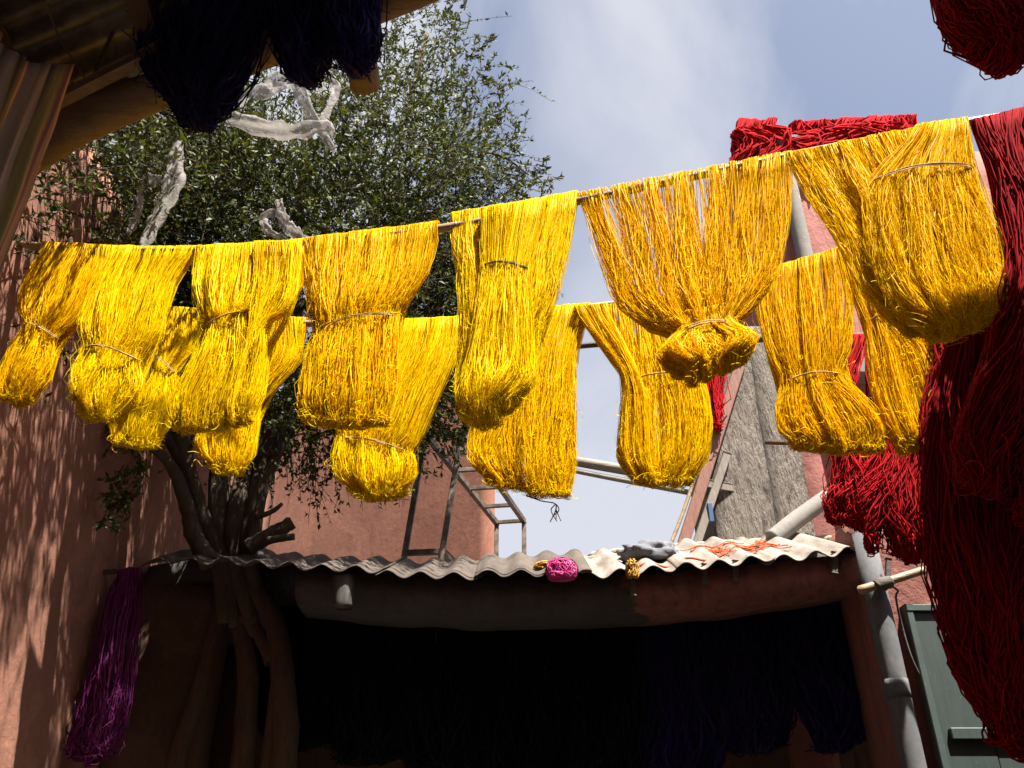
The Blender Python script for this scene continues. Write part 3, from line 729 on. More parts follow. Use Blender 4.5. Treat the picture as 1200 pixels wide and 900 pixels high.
# ================================================================== skeins
def skein(name, label, group, plane, lobes, mat_, n_px=14, r=.0011, tie=None, th=.055, rough=1.0, cat='skein', wisps=.05, pole_r=.017,
          off=0.0, mf=20, hf=1.0, tiemat=None, minN=60, lenjit=.02, sides=3, tie_r=.0016, lock=8.0, lockpull=.28, lockamp=.35, loopspread=.09, fly=0, flyr=.0009):
    allP = []; allr = []; allc = []
    base = None; tieinfo = []; shade = rng.uniform(-.2, .2)
    pn = plane.n
    for lb in lobes:
        rows = lb['rows']; o2 = off + lb.get('off', 0.0)
        G = np.array([[plane.hit(a, b) , plane.hit(c, d)] for a, b, c, d in rows])
        scale = 1 - o2 / 3.2
        if o2: G = CAM + (G - CAM) * scale
        k = len(rows)
        if base is None: base = G[0].mean(0) - np.array([0, 0, 0])
        T = lb.get('th')
        if T is None:
            T = np.full(k, th); T[0] = pole_r + .004
            if k > 2: T[1] = th * .75
            tr = lb.get('tie')
            if tr is not None: T[tr] = th * .8
            T[-1] = th * .6
        T = np.array(T, float)
        wpx = np.mean([abs(c - a) for a, b, c, d in rows])
        N = max(minN, int(wpx * n_px * lb.get('dens', 1)))
        a = rng.uniform(0, 1, N); b = rng.uniform(.12, 1, N) ** .7
        if lb.get('clump'):
            a = np.clip(a + .035 * np.sin(a * lb['clump'] * 6.28) , 0, 1)
        nl_ = max(4, int(wpx / lb.get('lock', lock)))
        lid = np.clip(np.floor(a * nl_ + rng.normal(0, .22, N)), 0, nl_ - 1).astype(int)
        lkd = rng.uniform(.42, 1.2, nl_)[lid]; lkp = rng.uniform(0, 6.28, (nl_, 2))[lid]; lkl = rng.normal(0, lenjit * .9, nl_)[lid]
        a = a + lockpull * ((lid + .5) / nl_ - a)
        b = b * lkd
        e = np.sqrt(np.clip(1 - .92 * (2 * a - 1) ** 2, 0, 1))
        s_end = 1 - np.abs(rng.normal(0, lenjit, N) + lkl) - lb.get('round', .025) * (2 * a - 1) ** 2 * rng.uniform(.5, 1.2, N)
        s = np.linspace(0, 1, mf) ** .92
        ss = s[None] * s_end[:, None]                        # N, mf
        Lp = crs(G[:, 0], ss.ravel() * (k - 1)).reshape(N, mf, 3)
        Rp = crs(G[:, 1], ss.ravel() * (k - 1)).reshape(N, mf, 3)
        Tp = crs(T[:, None], ss.ravel() * (k - 1)).reshape(N, mf)
        ph = rng.uniform(0, 6.28, (N, 4)); fr = rng.uniform(.7, 2.6, (N, 2))
        grow = np.clip(ss * 5, 0, 1)
        adr = a[:, None] + rough * .030 * np.sin(ss * 6.28 * fr[:, :1] + ph[:, :1]) * grow + rough * .05 * (rng.uniform(-1, 1, (N, 1))) * np.sin(ss * 3.14)
        adr = adr + (lockamp / nl_) * np.sin(ss * 6.28 * .9 + lkp[:, :1]) * grow
        adr = np.clip(.5 + (adr - .5) * 1.07, -.05, 1.05)
        Pm = Lp * (1 - adr[..., None]) + Rp * adr[..., None]
        z = np.array([0, 0, 1.0])
        front = Pm + pn * (Tp * (b * e)[:, None])[..., None]
        mb = max(6, mf // 3); ib = np.linspace(0, mf - 1, mb).astype(int)
        shf = rng.normal(0, loopspread, (N, 1)) * (1 - .5 * e[:, None])
        adb = np.clip(adr + shf * ss ** 1.5, -.03, 1.03)
        Pb = Lp * (1 - adb[..., None]) + Rp * adb[..., None]
        back = (Pb - pn * (Tp * (b * e)[:, None] * .85)[..., None])[:, ib][:, ::-1]
        ends = (Pm[:, -1] + Pb[:, -1]) / 2
        dl = (Tp[:, -1] * b * e) + .35 * np.linalg.norm(Pm[:, -1] - Pb[:, -1], axis=1)
        dw = (Pm[:, -1] - Pb[:, -1]) * .40; dt = np.minimum(dl, Tp[:, -1] * 1.05)
        U = np.stack([ends + (2.2 * dw) * c_ + pn * (dt * c_ * .95)[:, None] - z * (dl * s_)[:, None] for c_, s_ in ((.92, .38), (.70, .71), (.38, .93), (0., 1.), (-.38, .93), (-.70, .71), (-.9, .38))], 1)
        topz = (Tp[:, 0] * (.9 + .35 * b))
        top = Pm[:, :1] + z * topz[:, None, None]
        front[:, 0] = Pm[:, 0] + pn * (topz * .8)[:, None] + z * (topz * .55)[:, None]
        back[:, -1] = Pm[:, 0] - pn * (topz * .8)[:, None] + z * (topz * .55)[:, None]
        P = np.concatenate([top, front, U, back, top], 1)
        M = P.shape[1]
        q = np.linspace(0, 1, M)[None]
        amp = np.where(rng.uniform(size=N) < wisps, rng.uniform(2.5, 6, N), 1.0)[:, None] * rough
        env = np.clip(np.minimum(q, 1 - q) * 8, 0, 1)
        for kk, (f, am) in enumerate(((3.1, .0035), (9.0, .0018), (11.0, .0013 * hf))):
            f2 = f * rng.uniform(.7, 1.4, (N, 1))
            P += plane.t * (am * amp * env * np.sin(q * 6.28 * f2 + rng.uniform(0, 6.28, (N, 1))))[..., None]
            P += pn * (am * amp * env * np.sin(q * 6.28 * f2 * 1.1 + rng.uniform(0, 6.28, (N, 1))))[..., None]
        allP.append(P); allr.append(rng.uniform(.75, 1.2, N) * r * np.where(amp[:, 0] > 1.5 * rough, .6, 1)); allc.append(np.clip(rng.normal(.5, .2, N) + shade, 0, 1))
        tr = lb.get('tie')
        if tr is not None:
            tieinfo.append((G[tr, 0], G[tr, 1], T[tr]))
    o = thing(name, base, label, cat, group)
    if fly:
        src = allP[-1] if len(allP) == 1 else np.concatenate(allP)
        i = rng.integers(0, len(src), fly); j = (rng.uniform(.25, .66, fly) * src.shape[1]).astype(int)
        p0_ = src[i, j]; K_ = 18; hd = rng.normal(size=(fly, 3)) * np.array([1, .7, .6]) + np.array([0, 0, -.5]) + pn * .4
        steps = np.zeros((fly, K_, 3)); dcur = hd / np.linalg.norm(hd, axis=1, keepdims=True); curl = rng.normal(size=(fly, 3)) * 1.0
        ln = rng.uniform(.03, .11, (fly, 1)) / K_
        for q_ in range(K_):
            dcur = dcur + np.cross(curl, dcur) * .28 + np.array([0, 0, -.03]); dcur /= np.linalg.norm(dcur, axis=1, keepdims=True)
            steps[:, q_] = dcur * ln
        FP = p0_[:, None] + np.cumsum(steps, 1)
        fm = strands_mesh('loose_fibres', FP, np.full(fly, flyr), np.clip(rng.normal(.7, .2, fly), 0, 1), 2)
        tag(link('loose_fibres', fm, mat_, o), kind='stuff')
    P = np.concatenate(allP)
    y = link('yarn', strands_mesh('yarn', P, np.concatenate(allr), np.concatenate(allc), sides), mat_, o); tag(y, kind='stuff')
    for l, rr, t in tieinfo:
        c = (l + rr) / 2; h = (rr - l) / 2; ang = np.linspace(0, 2 * math.pi, 33)
        w = np.linalg.norm(h); hd = h / w
        pts = np.array([c + hd * (w + .004) * math.cos(x) + pn * (t * 1.0 + .007) * -math.sin(x) + np.array([0, 0, .004 * math.sin(3 * x)]) for x in ang])
        Pq = pts[None] + rng.normal(0, .0022, (4, 1, 3)) + rng.normal(0, .0006, (4, 33, 3))
        tm = strands_mesh('tie_cord', Pq, np.full(4, tie_r), rng.uniform(0, 1, 4), 4)
        link('tie_cord', tm, tiemat or M_TIE, o)
    return o

YG = 'yellow skeins hung over the two bamboo poles'
def Y(label, plane, lobes, **k):
    return skein('yellow_skein', label, YG, plane, lobes, M_YEL, sides=2, fly=150, tiemat=k.pop('tiemat', M_TIE), **k)
def rows(*r): return list(r)
# front pole, from the left wall outwards
Y('narrow shaded yellow skein on front pole, closest to the striped curtain', PL1, [
    dict(rows=rows((54, 289, 124, 293), (38, 325, 116, 325), (28, 362, 97, 372), (32, 383, 70, 398), (14, 412, 64, 425), (0, 448, 50, 450), (2, 464, 34, 470)), tie=3)])
Y('yellow skein on front pole, second from the striped curtain, tied low with dark hanging loop', PL1, [
    dict(rows=rows((126, 294, 229, 294), (113, 335, 207, 330), (101, 382, 190, 392), (103, 408, 166, 424), (90, 440, 166, 452), (87, 465, 152, 474), (98, 483, 136, 491)), tie=3, clump=5)])
Y('yellow skein on front pole, third from the striped curtain, with a twisted lower loop', PL1, [
    dict(rows=rows((233, 294, 356, 287), (230, 333, 350, 335), (238, 372, 322, 368), (240, 388, 306, 368), (228, 425, 311, 420), (208, 470, 305, 462), (206, 500, 285, 495)), tie=3),
    dict(rows=rows((300, 289, 356, 287), (302, 330, 352, 328), (296, 362, 338, 366), (292, 400, 316, 385), (280, 440, 312, 425), (270, 480, 305, 470), (275, 495, 295, 488)), dens=.7, off=.03)])
Y('wide yellow skein on front pole with slanting tie cord, beside the looped plastic strip', PL1, [
    dict(rows=rows((359, 285, 511, 266), (362, 325, 496, 318), (368, 365, 476, 352), (371, 390, 466, 370), (364, 420, 464, 415), (356, 468, 462, 462), (360, 490, 450, 494)), tie=3, clump=4, dens=1.1)])
Y('yellow skein on front pole with a front flap and a dark rolled bottom', PL1, [
    dict(rows=rows((533, 255, 675, 231), (537, 290, 662, 300), (541, 330, 648, 352), (542, 380, 630, 392), (541, 425, 625, 430), (538, 462, 622, 448), (544, 486, 600, 474)), clump=3),
    dict(rows=rows((566, 250, 640, 240), (567, 311, 620, 316), (560, 360, 622, 366), (548, 425, 625, 425), (540, 465, 622, 450), (548, 488, 595, 476)), tie=1, off=.05, dens=.8, th=[.02, .025, .045, .06, .075, .06])], tiemat=M_DARKTIE)
Y('widest yellow skein on front pole, fanned open and knotted into a dark bun', PL1, [
    dict(rows=rows((684, 231, 921, 184), (700, 275, 915, 250), (713, 320, 908, 305), (730, 358, 895, 340), (764, 386, 874, 370), (794, 397, 856, 381)), dens=.62, clump=7, th=[.021, .03, .04, .05, .045, .03], round=0),
    dict(rows=rows((800, 372, 852, 362), (792, 394, 858, 380), (776, 414, 884, 396), (784, 432, 880, 410), (800, 442, 866, 420)), tie=1, th=[.02, .035, .07, .08, .05], round=.15, dens=1.6, off=.02)], rough=.75, lenjit=.006, loopspread=.03)
Y('yellow skein in two bunches on front pole, closest to the big red skeins', PL1, [
    dict(rows=rows((925, 185, 1070, 157), (948, 225, 1085, 205), (984, 280, 1105, 260), (1012, 335, 1125, 320), (1040, 370, 1135, 362), (1064, 390, 1122, 388)), clump=3, dens=.9),
    dict(rows=rows((1075, 153, 1132, 145), (1022, 214, 1139, 199), (1018, 262, 1157, 255), (1030, 320, 1172, 318), (1056, 366, 1174, 350), (1092, 393, 1160, 374)), tie=1, off=.05, clump=4, dens=1.2)], rough=1.2)
# back pole
Y('yellow skein on back pole, closest to the tree and left wall', PL2, [
    dict(rows=rows((160, 361, 234, 366), (168, 398, 228, 405), (180, 418, 207, 436), (156, 460, 206, 470), (136, 498, 194, 503), (136, 518, 182, 523)), tie=2)])
Y('yellow skein on back pole with round bulging loop, second from the left wall', PL2, [
    dict(rows=rows((255, 375, 358, 377), (262, 410, 352, 420), (262, 450, 322, 455), (250, 480, 304, 478), (234, 512, 299, 508), (236, 534, 292, 540), (252, 548, 282, 552)), tie=3)])
Y('yellow skein on back pole swept sideways to a small tied bundle above the roof', PL2, [
    dict(rows=rows((440, 381, 541, 376), (430, 420, 535, 415), (420, 460, 512, 465), (402, 498, 490, 513), (400, 514, 480, 530), (393, 540, 484, 545), (398, 562, 481, 566), (418, 578, 466, 579)), tie=4)])
Y('long straight untied yellow skein on back pole in front of the metal rack', PL2, [
    dict(rows=rows((600, 369, 690, 360), (590, 420, 674, 420), (572, 470, 671, 470), (557, 512, 669, 515), (556, 542, 668, 550), (574, 564, 664, 578)), clump=4, round=.02)], lenjit=.012)
Y('yellow skein on back pole with a thin stray flap, hanging against open sky', PL2, [
    dict(rows=rows((715, 362, 800, 348), (722, 410, 815, 400), (731, 449, 820, 440), (731, 490, 832, 495), (729, 538, 827, 538), (745, 562, 806, 564)), tie=2, clump=3),
    dict(rows=rows((673, 364, 712, 361), (698, 400, 728, 400), (727, 440, 748, 443), (730, 480, 760, 480), (730, 530, 768, 540), (744, 560, 770, 562)), off=.025, dens=.8)])
Y('square yellow skein on back pole in front of the concrete pier', PL2, [
    dict(rows=rows((896, 321, 985, 295), (888, 360, 993, 345), (900, 410, 992, 403), (917, 449, 986, 440), (914, 480, 1012, 470), (919, 508, 1036, 504), (936, 522, 1030, 524)), tie=3, clump=3, dens=1.1)])
Y('yellow skein on back pole, closest to the big red skeins, tied high', PL2, [
    dict(rows=rows((988, 296, 1050, 284), (1000, 340, 1060, 335), (1015, 380, 1056, 372), (1020, 420, 1098, 410), (1028, 470, 1122, 470), (1042, 512, 1124, 494), (1056, 528, 1106, 508)), tie=2, dens=1.1)])

# red wool
RG = 'red wool skeins hung at the right'
def RD(label, plane, lobes, m=M_RED, **k):
    kw = dict(n_px=4.2, r=.0031, th=.09, rough=3.0, wisps=0, mf=22, lenjit=.05, hf=.4, lock=16, lockpull=.35, lockamp=.9, fly=24, flyr=.0022, loopspread=.12); kw.update(k)
    return skein('red_skein', label, RG, plane, lobes, m, **kw)
RD('bright red wool skein bulging above the pale roof sheets, next to the pier', PL3, [
    dict(rows=rows((985, 398, 1045, 396), (980, 470, 1046, 470), (970, 540, 1042, 545), (966, 580, 1036, 588), (976, 608, 1026, 614)))], pole_r=.02)
RD('bright red wool skein on the dark pole, between the drainpipe and the dark skeins', PL3, [
    dict(rows=rows((1082, 395, 1150, 393), (1078, 480, 1150, 480), (1074, 560, 1148, 565), (1070, 620, 1140, 640), (1080, 650, 1128, 668)))], pole_r=.02)
RD('bright red wool skein hanging just past the roof end, above the drainpipe', PL3, [
    dict(rows=rows((1040, 396, 1100, 394), (1036, 470, 1100, 470), (1028, 550, 1096, 550), (1018, 605, 1092, 615), (1020, 640, 1080, 650)))], pole_r=.02)
PLB1 = Plane((1.0, 2.27), (2.6, 2.02)); PLB2 = Plane((1.0, 2.50), (2.6, 2.32)); PLT = Plane((1.0, 1.58), (2.6, 1.5))
RD('dark red wool skein on the front pole end, right beside the yellow skeins', PLB1, [
    dict(rows=rows((1140, 148, 1215, 130), (1150, 220, 1222, 215), (1172, 330, 1230, 330), (1158, 420, 1226, 440), (1128, 510, 1218, 530), (1130, 560, 1200, 580)))], M_RED2)
RD('dark red wool skein on the back pole end, behind the yellow skeins', PL2, [
    dict(rows=rows((1100, 276, 1190, 268), (1098, 350, 1198, 350), (1092, 430, 1196, 440), (1084, 510, 1190, 525), (1092, 560, 1170, 580)))], M_RED2)
RD('dark red wool skein on the front pole end, out past its twin by the wall', PLB1, [
    dict(rows=rows((1205, 120, 1300, 100), (1205, 220, 1310, 205), (1208, 330, 1320, 330), (1204, 440, 1320, 460), (1190, 560, 1310, 580), (1200, 600, 1290, 620)))], M_RED2)
RD('long dark red wool skein draped low in front of the green door', PLB2, [
    dict(rows=rows((1118, 380, 1190, 370), (1100, 480, 1205, 480), (1088, 590, 1215, 610), (1092, 690, 1228, 710), (1112, 760, 1240, 790), (1148, 825, 1240, 850), (1172, 850, 1225, 870)))], M_RED2)
RD('long dark red wool skein low by the wall, overlapping the one at the door', PLB2, [
    dict(rows=rows((1175, 380, 1270, 365), (1160, 520, 1290, 520), (1158, 620, 1300, 640), (1165, 720, 1310, 750), (1172, 800, 1320, 830), (1186, 870, 1310, 900)), off=.06)], M_RED2)
RD('dark red wool skein hanging high above the yellow pole end, loops open at bottom', PLT, [
    dict(rows=rows((1085, -185, 1180, -200), (1090, -120, 1200, -130), (1100, -50, 1215, -60), (1110, 5, 1215, 0), (1128, 40, 1210, 44), (1150, 62, 1195, 68)))], M_RED2)
RD('unseen dark red wool skein added as shade on the high rail nearest the right wall', PLT, [  # out of view, added to cast shade on the red skeins below
    dict(rows=rows((1190, -200, 1300, -220), (1200, -120, 1320, -130), (1210, -40, 1330, -40), (1222, 20, 1330, 30), (1235, 50, 1310, 60)))], M_RED2)
# rails for those
a = PLT.hit(1080, -187); tag(tube('timber_rail', [(a[0] - .05, a[1], a[2]), (XR + .1, 1.5, a[2] + .02)], .02, M_DARKP, n=12), 'round timber rail carrying the high dark red skeins', 'pole')
a = PLB2.hit(1112, 380); tag(tube('timber_rail', [(a[0] - .03, a[1] + .012, a[2] - .004), (XR + .1, 2.31, a[2] + .04)], .018, M_DARKP, n=12), 'round timber rail carrying the long low red skeins', 'pole')
# red wool on the rose house roof
PLR = Plane((0, 5.20), (5, 5.20))
for lab, rw_ in (('heap of red wool at the corner of the rose house roof', rows((866, 156, 908, 156), (857, 168, 914, 166), (856, 185, 916, 184), (860, 205, 910, 205))),
                 ('long roll of red wool lying along the rose house roof edge', rows((930, 158, 1068, 150), (924, 166, 1074, 160), (924, 178, 1076, 176), (930, 190, 1070, 190)))):
    skein('red_wool_heap', lab, None, PLR, [dict(rows=rw_, th=[.10, .17, .18, .12])], M_RED, n_px=3.4, r=.010, th=.16, rough=3.0, wisps=0, cat='wool', mf=14, lenjit=.06, lock=14, lockamp=1.2)

# magenta skein on the left wall
PLM = Plane((-2.0, 4.30), (-1.4, 4.30))
skein('magenta_skein', 'magenta yarn skein hanging on the dappled wall under the roof end', None, PLM, [
    dict(rows=rows((140, 674, 163, 672), (128, 700, 164, 700), (112, 770, 158, 770), (98, 830, 150, 828), (86, 868, 138, 868), (84, 888, 125, 886)), th=[.03, .05, .06, .06, .06, .04])],
    M_MAG, n_px=3.2, mf=16, r=.0034, th=.06, rough=2.4, wisps=.12, lenjit=.05)
a = PLM.hit(151, 671); tag(tube('wooden_peg', [(XL - .05, 4.30, a[2] + .0), (a[0] + .06, 4.30, a[2] + .012)], .014, M_DARKP, n=6), 'short wooden peg in the wall holding the magenta skein', 'peg')

# navy and black skeins under the shed lintel
PLN = Plane((-1, 4.74), (1.6, 4.66))
tops = [(318, 402, 715), (398, 486, 720), (480, 572, 722), (566, 660, 722), (655, 748, 720), (742, 834, 715), (828, 914, 706), (922, 1034, 695)]
bots = [868, 884, 905, 930, 925, 915, 872, 872]
nl = ['first from the tree trunks', 'second from the tree trunks', 'third from the tree trunks', 'fourth from the tree trunks', 'fourth from the drainpipe', 'third from the drainpipe', 'second from the drainpipe', 'right beside the drainpipe']
pts = [PLN.hit(300, 712), PLN.hit(480, 719), PLN.hit(660, 720), PLN.hit(840, 708), PLN.hit(1000, 692)]
for k, ((a, b, y), bo) in enumerate(zip(tops, bots)):
    dx = (a + b) / 2 - 643; q = .105 * dx / 643 * 1.6
    sh_ = lambda t: q * t * (bo - y)
    if k < 7:
        rr = rows((a, y, b, y), (a - 2 + sh_(.3), y + .3 * (bo - y), b + 4 + sh_(.3), y + .3 * (bo - y)), (a - 6 + sh_(.65), y + .65 * (bo - y), b + 6 + sh_(.65), y + .65 * (bo - y)), (a + sh_(.9), y + .9 * (bo - y), b + sh_(.9), y + .9 * (bo - y)), (a + 12 + sh_(1), bo, b - 12 + sh_(1), bo))
    else:
        rr = rows((926, 697, 1040, 683), (922, 745, 1036, 740), (924, 790, 1036, 785), (944, 840, 1036, 828), (962, 876, 1012, 858))
    skein('navy_skein', f'black navy yarn skein under the shed lintel, {nl[k]}', 'navy skeins in the dark shed', PLN, [dict(rows=rr)], M_NAVY if k > 4 else M_BLACK, sides=2, n_px=3.0, r=.0042, th=.09, rough=2.2, wisps=.08, mf=16)
pp = [PLN.hit(280, 714)] + pts[1:] + [PLN.hit(1030, 686)]
tag(tube('rough_pole', [(-1.8, pp[0][1] + .02, pp[0][2])] + pp[1:] + [(1.95, pp[-1][1], pp[-1][2] + .01)], .016, M_DARKP, n=40), 'rough pole under the lintel carrying the black navy skeins', 'pole')
a = atY(1020, 688, 4.03); b = atY(1083, 668, 4.0)
cp = thing('cane_pole', (a + b) / 2, 'pale cane pole jutting out past the drainpipe above the door', 'pole')
e0 = atY(1008, 692, 4.05)
tube('cane', [e0, a, b], [.024, .022, .019], M_BAMBOO, cp, n=20, sides=14)
tube('lashing', [atY(1026, 687, 4.02), atY(1034, 684, 4.02), atY(1044, 681, 4.02)], [.026, .034, .027], M_DARKP, cp, n=8, sides=12, wob=.08)
link('hanger', plank_mesh('hanger', atY(1040, 686, 4.02), atY(1041, 655, 4.02), .022, .025), M_DARKP, cp)

# ================================================================== awning at the upper left
aw = thing('awning', (-1.2, 1.6, 3.9), 'rough timber awning with rippled roof sheets above the yellow skeins', 'awning')
b0 = atY(40, 178, 2.36); b1 = atY(120, 132, 2.20); b2 = atY(330, 48, 1.98); b3 = atY(470, -8, 1.86)
dirb = (b3 - b1); dirb /= np.linalg.norm(dirb)
bl = b0 + (b0 - b1) / np.linalg.norm(b0 - b1) * .28
br = b3 + dirb * ((XR - b3[0]) / dirb[0]); 
tube('log', [bl, b0, b1, b2, b3, b3 + dirb * .9], [.075, .072, .072, .07, .066, .06], M_LOG, aw, n=50, sides=16, wob=.015)
# log brace below the end and rafters running back over the camera
rz = .12
def rafter(px, py, Yt, rad, Yend=-2.98, jut=0., m=M_LOGD, z1=None, taper=1.0, dx=0.0):
    p = atY(px, py, Yt); q = np.array([p[0] + dx, Yend, (z1 if z1 else p[2] + .75)])
    return tube('rafter', [p, p * .7 + q * .3, q], [rad, rad, rad * taper], m, aw, n=20, sides=14, wob=.02)
rafter(428, 101, 2.12, .055, m=M_LOG)
p = atY(183, 82, 2.13); link('rafter', plank_mesh('rafter', p + np.array([0, 0, .075]), np.array([p[0] + .02, -2.98, p[2] + .85]), .07, .09), M_LOGD, aw)
p = atY(40, 130, 2.2); link('rafter', plank_mesh('rafter', p + np.array([-.1, 0, .12]), np.array([p[0] - .1, -2.98, p[2] + .9]), .07, .09), M_LOGD, aw)
a = atY(60, 122, 2.1); b = atY(170, 66, 2.0)
link('batten', plank_mesh('batten', a + (a - b) * .5, b + (b - a) * .2, .03, .045), M_LOG, aw)
a = atY(150, 86, 2.05); b = atY(186, 76, 2.02)
tube('pipe_stub', [a, b], .016, M_PIPEW, aw, n=6, sides=12)
# rippled sheets: ridges run parallel with the log
def awsheet(o, e, f, nu, nv, name, lu, lv, amp=.021, pitch=.098):
    V = np.zeros((2, nv + 1, nu + 1, 3)); nrm = np.cross(e, f); nrm /= np.linalg.norm(nrm)
    if nrm[2] < 0: nrm = -nrm
    for j in range(nv + 1):
        for i in range(nu + 1):
            v = lv * j / nv; p = o + e * (lu * i / nu) + f * v + nrm * (amp * math.sin(2 * math.pi * v / pitch))
            V[0, j, i] = p; V[1, j, i] = p - nrm * .003
    idx = np.arange(V.size // 3).reshape(2, nv + 1, nu + 1); T, Bt = idx
    Q = [np.stack([T[:-1, :-1], T[:-1, 1:], T[1:, 1:], T[1:, :-1]], -1).reshape(-1, 4), np.stack([Bt[:-1, :-1], Bt[1:, :-1], Bt[1:, 1:], Bt[:-1, 1:]], -1).reshape(-1, 4),
         np.stack([T[0, :-1], Bt[0, :-1], Bt[0, 1:], T[0, 1:]], -1), np.stack([T[-1, :-1], T[-1, 1:], Bt[-1, 1:], Bt[-1, :-1]], -1),
         np.stack([T[:-1, 0], T[1:, 0], Bt[1:, 0], Bt[:-1, 0]], -1), np.stack([T[:-1, -1], Bt[:-1, -1], Bt[1:, -1], T[1:, -1]], -1)]
    return npmesh(name, V.reshape(-1, 3), np.concatenate(Q))
e = dirb; fdir = np.array([0.0, -1.0, .16]); fdir /= np.linalg.norm(fdir)
o0 = bl + np.array([0, 0, .17]) + fdir * -.02
for k in range(5):
    link('roof_sheet', awsheet(o0 + fdir * (k * .98) + np.array([0, 0, .006 * (k % 2)]), e, fdir, 6, 96, 'roof_sheet', 2.15, 1.03), M_TIN, aw)
# unseen right hand awning, added out past the frame to shade the red wool
shade_aw = thing('awning', (2.1, .6, 4.5), 'unseen rippled roof sheets added to shade the red skeins by the right wall', 'awning')
e2 = np.array([1, -.03, .05]); e2 /= np.linalg.norm(e2); f2 = np.array([0, -1, .05]); f2 /= np.linalg.norm(f2)
for k in range(3):
    link('roof_sheet', awsheet(np.array([1.42, 1.30, 4.72]) + f2 * (k * .98) + np.array([0, 0, .006 * (k % 2)]), e2, f2, 4, 96, 'roof_sheet', 1.5, 1.03), M_TIN, shade_aw)
for y_ in (1.2, 0.2, -1.0): link('rafter', plank_mesh('rafter', (1.45, y_, 4.66), (XR + .2, y_, 4.72), .07, .08), M_LOGD, shade_aw)
link('post', plank_mesh('post', (1.5, .2, 0), (1.5, .2, 4.63), .09, .09), M_LOGD, shade_aw)
link('beam', plank_mesh('beam', (1.5, 1.25, 4.60), (1.5, -1.2, 4.68), .08, .07), M_LOGD, shade_aw)

# striped curtain
n, m = 400, 40; XC = -1.52
V = np.zeros((m + 1, n + 1, 3)); at_ = np.zeros((m + 1, n + 1))
for i in range(n + 1):
    u = i / n; y0 = 2.0 - 1.5 * u
    ztop = 4.03 - .30 * math.sin(min(u * 4.2, 1) * 1.57) + .10 * u
    for j in range(m + 1):
        v = j / m
        fold = (.010 * math.sin(u * 233 + 2.2 * math.sin(v * 3.2)) + .020 * math.sin(u * 83 + 1.3 + 1.1 * v) + .05 * mnoise.noise(Vector((u * 14, v * 1.6, .3))) + .012 * mnoise.noise(Vector((u * 50, v * 9, .3)))) * (.45 + .75 * v)
        V[j, i] = (XC + fold, y0 + .02 * math.sin(v * 5 + u * 8) * v, ztop - v * 1.9)
        at_[j, i] = (u * 9.3 + .02 * mnoise.noise(Vector((u * 30, v * 4, 1)))) % 1.0
idx = np.arange((m + 1) * (n + 1)).reshape(m + 1, n + 1)
Q = np.stack([idx[:-1, :-1], idx[:-1, 1:], idx[1:, 1:], idx[1:, :-1]], -1).reshape(-1, 4)
cu = link('striped_curtain', npmesh('striped_curtain', V.reshape(-1, 3), Q, True, {'rnd': at_.ravel()}), M_CLOTH)
md = cu.modifiers.new('thick', 'SOLIDIFY'); md.thickness = .004
tag(cu, 'brown and olive striped cloth hanging from the awning by the wall', 'curtain')
tag(tube('curtain_wire', [atY(52, 0, 1.8), atY(70, 45, 1.95), atY(92, 80, 2.05), atY(104, 97, 2.1)], .004, M_DARKP, n=30, sides=6), 'thin sagging wire under the awning sheets', 'wire')
tag(tube('twisted_twig', [atY(132, 38, 2.02), atY(122, 62, 2.05), atY(110, 88, 2.08), atY(96, 100, 2.1), atY(84, 98, 2.1)], .007, M_BARK, n=30, sides=7), 'curved twig hooked under the awning beside the wire', 'twig')

# dark skeins hanging from the awning log
PA = Plane((b1[0], b1[1] - .10), (b3[0], b3[1] - .10))
NG = 'navy skeins hung from the awning log'
skein('navy_skein', 'long black blue skein hanging from the awning log above the crumpled plastic', NG, PA, [
    dict(rows=rows((205, -60, 350, -110), (190, 0, 328, -10), (176, 50, 305, 40), (182, 92, 284, 92), (205, 125, 262, 122), (216, 138, 246, 136)), th=[.09, .10, .10, .10, .09, .05])],
    M_NAVY, sides=2, n_px=3.4, r=.0036, rough=2.0, wisps=.15, lenjit=.05)
skein('navy_skein', 'black blue skein hanging from the awning log beside the long one', NG, PA, [
    dict(rows=rows((335, -90, 400, -110), (325, -20, 392, -20), (320, 30, 388, 30), (330, 70, 384, 68), (342, 86, 370, 84)), th=[.08, .09, .09, .08, .05])],
    M_NAVY, sides=2, n_px=3.4, r=.0036, rough=2.0, wisps=.1, lenjit=.04)
skein('navy_skein', 'short black blue skein hanging in front of the cut rafter end', NG, PA, [
    dict(rows=rows((390, -100, 450, -120), (385, -20, 444, -25), (382, 25, 440, 22), (390, 58, 440, 55), (404, 74, 430, 71)), th=[.08, .09, .09, .08, .05])],
    M_NAVY, sides=2, n_px=3.4, r=.0036, rough=2.0, wisps=.1, lenjit=.04)

# ================================================================== metal rack on the roof
A1 = atY(496, 505, 5.25); B1 = atY(534, 512, 5.25)
zt = A1[2]; 
def atZ(px, py, z):
    d_ = ray(px, py); return CAM + d_ * ((z - CAM[2]) / d_[2])
B1 = atZ(541, 506, zt); C1 = atZ(582, 613, zt); D1 = atZ(614, 611, zt); A1 = atZ(498, 508, zt)
rk = thing('metal_rack', ((A1 + D1) / 2 * np.array([1, 1, 0]) + np.array([0, 0, 3.15])), 'narrow rusty metal rack with ladder-like top standing behind the roof', 'rack')
def bar(nm, a, b, w=.036): link(nm, plank_mesh(nm, a, b, w, w, bev=.003), M_STEEL, rk)
bar('rail', A1 + (A1 - C1) * .02, C1); bar('rail', B1 + (B1 - D1) * .02, D1)
for q in (.02, .19, .36, .56, .78, .99): bar('rung', A1 + (C1 - A1) * q, B1 + (D1 - B1) * q, .030)
zl = 3.13
offA = atY(474, 652, A1[1]) ; offB = atY(518, 648, B1[1])
